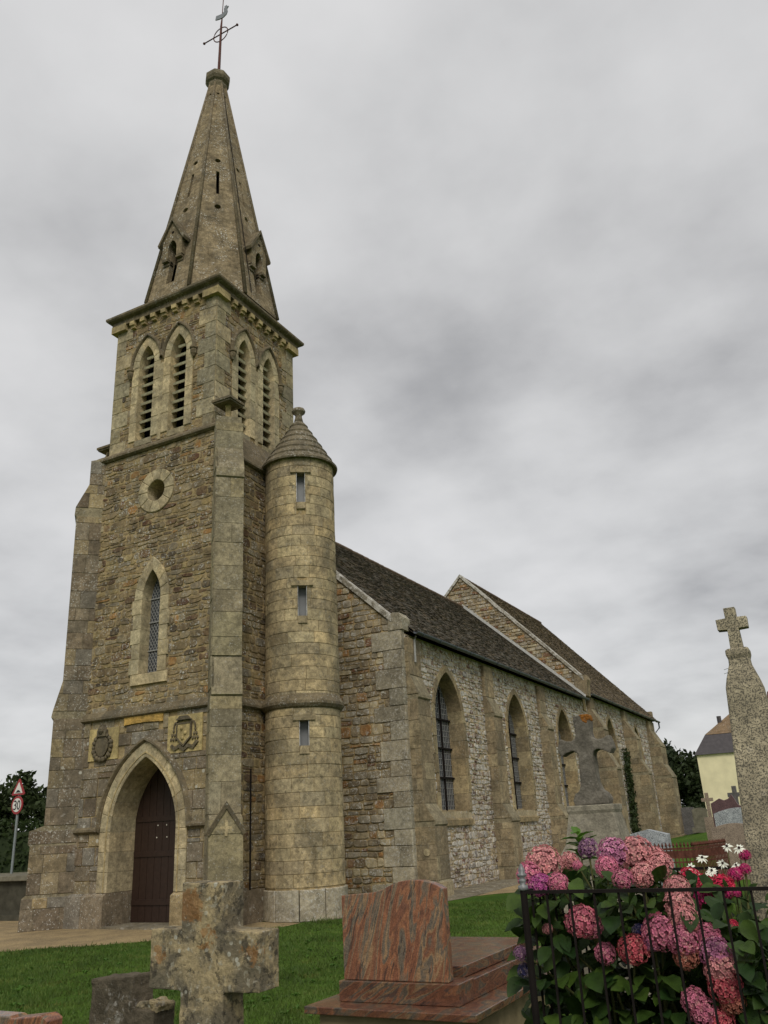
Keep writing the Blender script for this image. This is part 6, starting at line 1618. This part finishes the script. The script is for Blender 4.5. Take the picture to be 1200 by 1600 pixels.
while cnt < 300:
    x = rl.uniform(9.66, 10.98); z = rl.uniform(0.28, bush_top(x)); lay = rl.random()
    y = -9.22 + 0.10 * rl.random() if lay < 0.68 else rl.uniform(-9.1, -8.35)
    if x < 9.86: y = rl.uniform(-9.2, -8.7)
    if lay >= 0.68: z = bush_top(x) - rl.random() ** 2 * 0.35
    if x < 9.75 and z > 1.08: continue
    p = Vector((x, y, z))
    if any((Vector((x, 0, z)) - Vector((h[0], 0, h[2]))).length < h[3] * 0.8 + 0.03 and y < h[1] + 0.05 for h in HEADS): continue
    out = Vector((rl.uniform(-0.6, 0.6) + (-0.9 if x < 9.85 else 0), -1.0 if lay < 0.68 else rl.uniform(-0.8, 0.6), rl.uniform(-0.75, 0.25)))
    nrm = Vector((rl.uniform(-0.5, 0.5), -0.5, 1.0 + rl.uniform(-0.4, 0.3)))
    o = bpy.data.objects.new('leaf', leaves_me[cnt % 3]); sz = rl.uniform(0.09, 0.15)
    o.matrix_local = Matrix.Translation(p - HO - out.normalized() * sz * 0.5) @ (leaf_basis(out, nrm).to_4x4()) @ Matrix.Diagonal((sz, sz, sz, 1)); link(o, hb_); cnt += 1
iv_, if_ = [], []
lm = leaves_me[0]; lv_ = [v.co.copy() for v in lm.vertices]; lf_ = [tuple(p.vertices) for p in lm.polygons]
for k in range(1500):
    x = rl.uniform(9.72, 11.05); y = rl.uniform(-9.10, -8.25); z = rl.uniform(0.1, bush_top(x) - 0.06)
    out = Vector((rl.gauss(0, 1), rl.gauss(-0.3, 1), rl.gauss(-0.2, 0.6))); B_ = leaf_basis(out, Vector((rl.gauss(0, .4), rl.gauss(0, .4), 1))); sz = rl.uniform(0.09, 0.15); o_ = len(iv_)
    iv_ += [tuple(B_ @ (v * sz) + Vector((x, y, z)) - HO) for v in lv_]; if_ += [tuple(i + o_ for i in f) for f in lf_]
me = mesh_from('inner_leaves', iv_, if_, None, True); me.materials.append(M['leaf']); link(bpy.data.objects.new('inner_leaves', me), hb_, kind='stuff')
for k in range(26):
    a = Vector((rl.uniform(-0.25, 0.35), rl.uniform(-0.2, 0.2), 0)); h = HEADS[k % len(HEADS)]; e_ = Vector(h[:3]) - HO; q = MB(); q.tube([a, a * 0.6 + e_ * 0.4 + Vector((0, 0, 0.1)), e_], [0.010, 0.008, 0.005], 6); obj('stem', q, M['stem'], hb_)
# bright green sprig behind the bush
fn_ = thing('leafy_sprig', 'bright green leafy sprig sticking up behind the hydrangea bush', 'plant', (9.94, -8.4, 0)); q = MB(); q.tube([(0, 0, 0), (0.02, 0, 0.9), (0, 0, 1.42)], [0.01, 0.008, 0.004], 6); obj('stem', q, M['stem'], fn_)
for k in range(16):
    a = k * 2.4; out = Vector((cos(a), sin(a), 0.25 + 0.3 * (k % 3))); o = bpy.data.objects.new('leaf', bpy.data.meshes['leaf'].copy()); o.data.materials[0] = M['fern']; sz = rl.uniform(0.08, 0.13)
    o.matrix_local = Matrix.Translation((0, 0, 1.36 + 0.01 * k)) @ leaf_basis(out, Vector((0, 0, 1))).to_4x4() @ Matrix.Diagonal((sz * 0.7, sz, sz, 1)); link(o, fn_)
# crimson flowers and white daisies
cf = thing('crimson_hydrangea', 'crimson and magenta flowering shrub beside the granite pillar', 'bush', (10.75, -8.2, 0)); CO = Vector((10.75, -8.2, 0))
for i, (x, y, z, r, c) in enumerate(RED): put_head(x, y, z, r, c, cf, i, CO)
for k in range(110):
    p = Vector((rl.uniform(10.45, 10.98), rl.uniform(-8.55, -7.95), rl.uniform(0.5, 1.2))); out = Vector((rl.gauss(0, 1), rl.gauss(-0.8, 0.7), rl.gauss(-0.1, 0.5))); sz = rl.uniform(0.07, 0.12)
    o = bpy.data.objects.new('leaf', leaves_me[k % 3]); o.matrix_local = Matrix.Translation(p - CO) @ leaf_basis(out, Vector((0, -0.3, 1))).to_4x4() @ Matrix.Diagonal((sz, sz, sz, 1)); link(o, cf)
for x, y, z, r, c in RED: q = MB(); q.tube([(0, 0, 0), (0.4 * (x - CO.x), 0.4 * (y - CO.y), z * 0.6), (x - CO.x, y - CO.y, z)], [0.009, 0.007, 0.004], 6); obj('stem', q, M['stem'], cf)
dp = thing('daisy_plant', 'white daisy-like flowers on thin stems behind the crimson flowers', 'flowers', (10.65, -8.0, 0)); DO = Vector((10.65, -8.0, 0))
for i, (x, y, z, r) in enumerate(DAISIES):
    r *= 0.85
    q = MB(); nrm = Vector((rl.uniform(-0.3, 0.5), -0.8, rl.uniform(0.4, 1.0))).normalized(); T = nrm.cross(Vector((0, 0, 1))).normalized(); B = nrm.cross(T); c0 = Vector((x, y, z)) - DO
    for k in range(11):
        t = 2 * pi * k / 11 + rl.uniform(-.1, .1); d = cos(t) * T + sin(t) * B; e_ = -sin(t) * T + cos(t) * B; l = r * rl.uniform(0.9, 1.15); dr = nrm * rl.uniform(-0.75, 0.1) * r
        q.add([tuple(c0), tuple(c0 + d * l * 0.6 + e_ * l * 0.17 + dr * 0.4), tuple(c0 + d * l + dr), tuple(c0 + d * l * 0.6 - e_ * l * 0.17 + dr * 0.4)], [(0, 1, 2, 3)])
    fl = obj('flower', q, M['daisy'], dp); q = MB(); q.ball(tuple(c0 + nrm * 0.004), r * 0.22, 8, 5); obj('flower_eye', q, M['daisyeye'], fl)
    q = MB(); q.tube([(0.2 * c0.x, 0.2 * c0.y, 0), (c0.x * 0.8, c0.y * 0.8, z * 0.6), c0], [0.005, 0.004, 0.003], 5); obj('stem', q, M['stem'], dp)

# ------------------------------------------------------------------ grass blades
def grass():
    n = 380000
    d = 2.6 + (rng.random(n) ** 1.5) * 17.5; th = rng.uniform(radians(66), radians(153), n)
    x = CAM.x + d * np.cos(th); y = CAM.y + d * np.sin(th)
    pe = np.array(path_edge); yedge = np.interp(x, pe[:, 0], pe[:, 1])
    keep = ~((x < 1.9) & (y > yedge + rng.normal(0, 0.04, n))) & ~((x < 3.1) & (y > 1.0)) & (y < 6.0)
    for x0, x1, y0, y1 in ((7.4, 8.77, -7.53, -5.1), (8.5, 9.0, -10.6, -10.25), (7.85, 8.45, -10.4, -10.1), (8.8, 9.55, -5.3, -4.7), (10.75, 11.3, -8.0, -7.4), (6.6, 7.3, -10.1, -9.8)): keep &= ~((x > x0) & (x < x1) & (y > y0) & (y < y1))
    x, y, d = x[keep], y[keep], d[keep]; bare = (np.sin(x * 2.1 + 1) * np.sin(y * 1.7) + 0.6 * np.sin(x * 5.3) * np.sin(y * 4.7 + 2)) > 1.15
    ok = ~(bare & (rng.random(len(x)) < 0.7)); x, y, d = x[ok], y[ok], d[ok]
    tx, ty, td = [], [], []
    for cx, cy, sx, sy, k in ((7.42, -7.62, 0.12, 0.04, 500), (7.62, -7.62, 0.18, 0.03, 700), (8.72, -10.55, 0.16, 0.05, 600), (8.2, -10.42, 0.2, 0.05, 700), (8.95, -7.2, 0.04, 0.5, 500), (9.8, -9.3, 0.05, 0.05, 300), (9.2, -5.4, 0.25, 0.05, 400), (10.3, -9.35, 0.5, 0.04, 900), (2.3, 0.95, 0.2, 0.05, 300)):
        tx.append(rng.normal(cx, sx, k)); ty.append(rng.normal(cy, sy, k)); td.append(np.full(k, 6.0))
    nt = sum(map(len, tx)); x = np.concatenate([x] + tx); y = np.concatenate([y] + ty); d = np.concatenate([d] + td); n = len(x)
    h = rng.uniform(0.025, 0.062, n) * (0.75 + 0.5 * np.sin(x * 1.7) * np.cos(y * 1.3) * 0.5 + 0.1); tall = rng.random(n) < 0.03; h[tall] *= 1.9; h[-nt:] *= rng.uniform(1.2, 3.4, nt)
    w = rng.uniform(0.0025, 0.005, n) * (1 + d * 0.09); a = rng.uniform(0, 2 * pi, n); lx, ly = rng.normal(0, 0.4, n) * h, rng.normal(0, 0.4, n) * h
    v = np.empty((n, 3, 3), np.float32)
    v[:, 0] = np.stack([x - w * np.cos(a), y - w * np.sin(a), np.zeros(n)], 1); v[:, 1] = np.stack([x + w * np.cos(a), y + w * np.sin(a), np.zeros(n)], 1); v[:, 2] = np.stack([x + lx, y + ly, h], 1)
    me = bpy.data.meshes.new('grass'); me.vertices.add(n * 3); me.vertices.foreach_set('co', v.ravel()); me.loops.add(n * 3); me.loops.foreach_set('vertex_index', np.arange(n * 3, dtype=np.int32))
    me.polygons.add(n); me.polygons.foreach_set('loop_start', np.arange(0, n * 3, 3, dtype=np.int32)); me.polygons.foreach_set('loop_total', np.full(n, 3, np.int32)); me.update(); me.validate()
    me.materials.append(M['grass']); link(bpy.data.objects.new('grass', me), None, kind='stuff', label='short mown green grass on the churchyard lawn', category='grass')
grass()
wd = MB(); wdf = MB()
for k in range(420):
    d_ = 3 + 12 * random.random(); th = radians(random.uniform(93, 152)); cx, cy = CAM.x + d_ * cos(th), CAM.y + d_ * sin(th)
    if (cx < 2.0 and cy > -3.6) or (7.3 < cx < 8.9 and -7.7 < cy < -5.0) or cy > 4: continue
    for j in range(random.randint(4, 8)):
        a = random.uniform(0, 6.28); L = random.uniform(0.025, 0.06); w = L * 0.4; z = random.uniform(0.03, 0.05)
        wd.add([(cx, cy, 0.01), (cx + cos(a) * L * 0.6 - sin(a) * w, cy + sin(a) * L * 0.6 + cos(a) * w, z), (cx + cos(a) * L, cy + sin(a) * L, z * 0.8), (cx + cos(a) * L * 0.6 + sin(a) * w, cy + sin(a) * L * 0.6 - cos(a) * w, z)], [(0, 1, 2, 3)])
obj('weeds', wd, M['fern'], None, kind='stuff', label='low broad-leaved weeds scattered through the lawn', category='weeds')
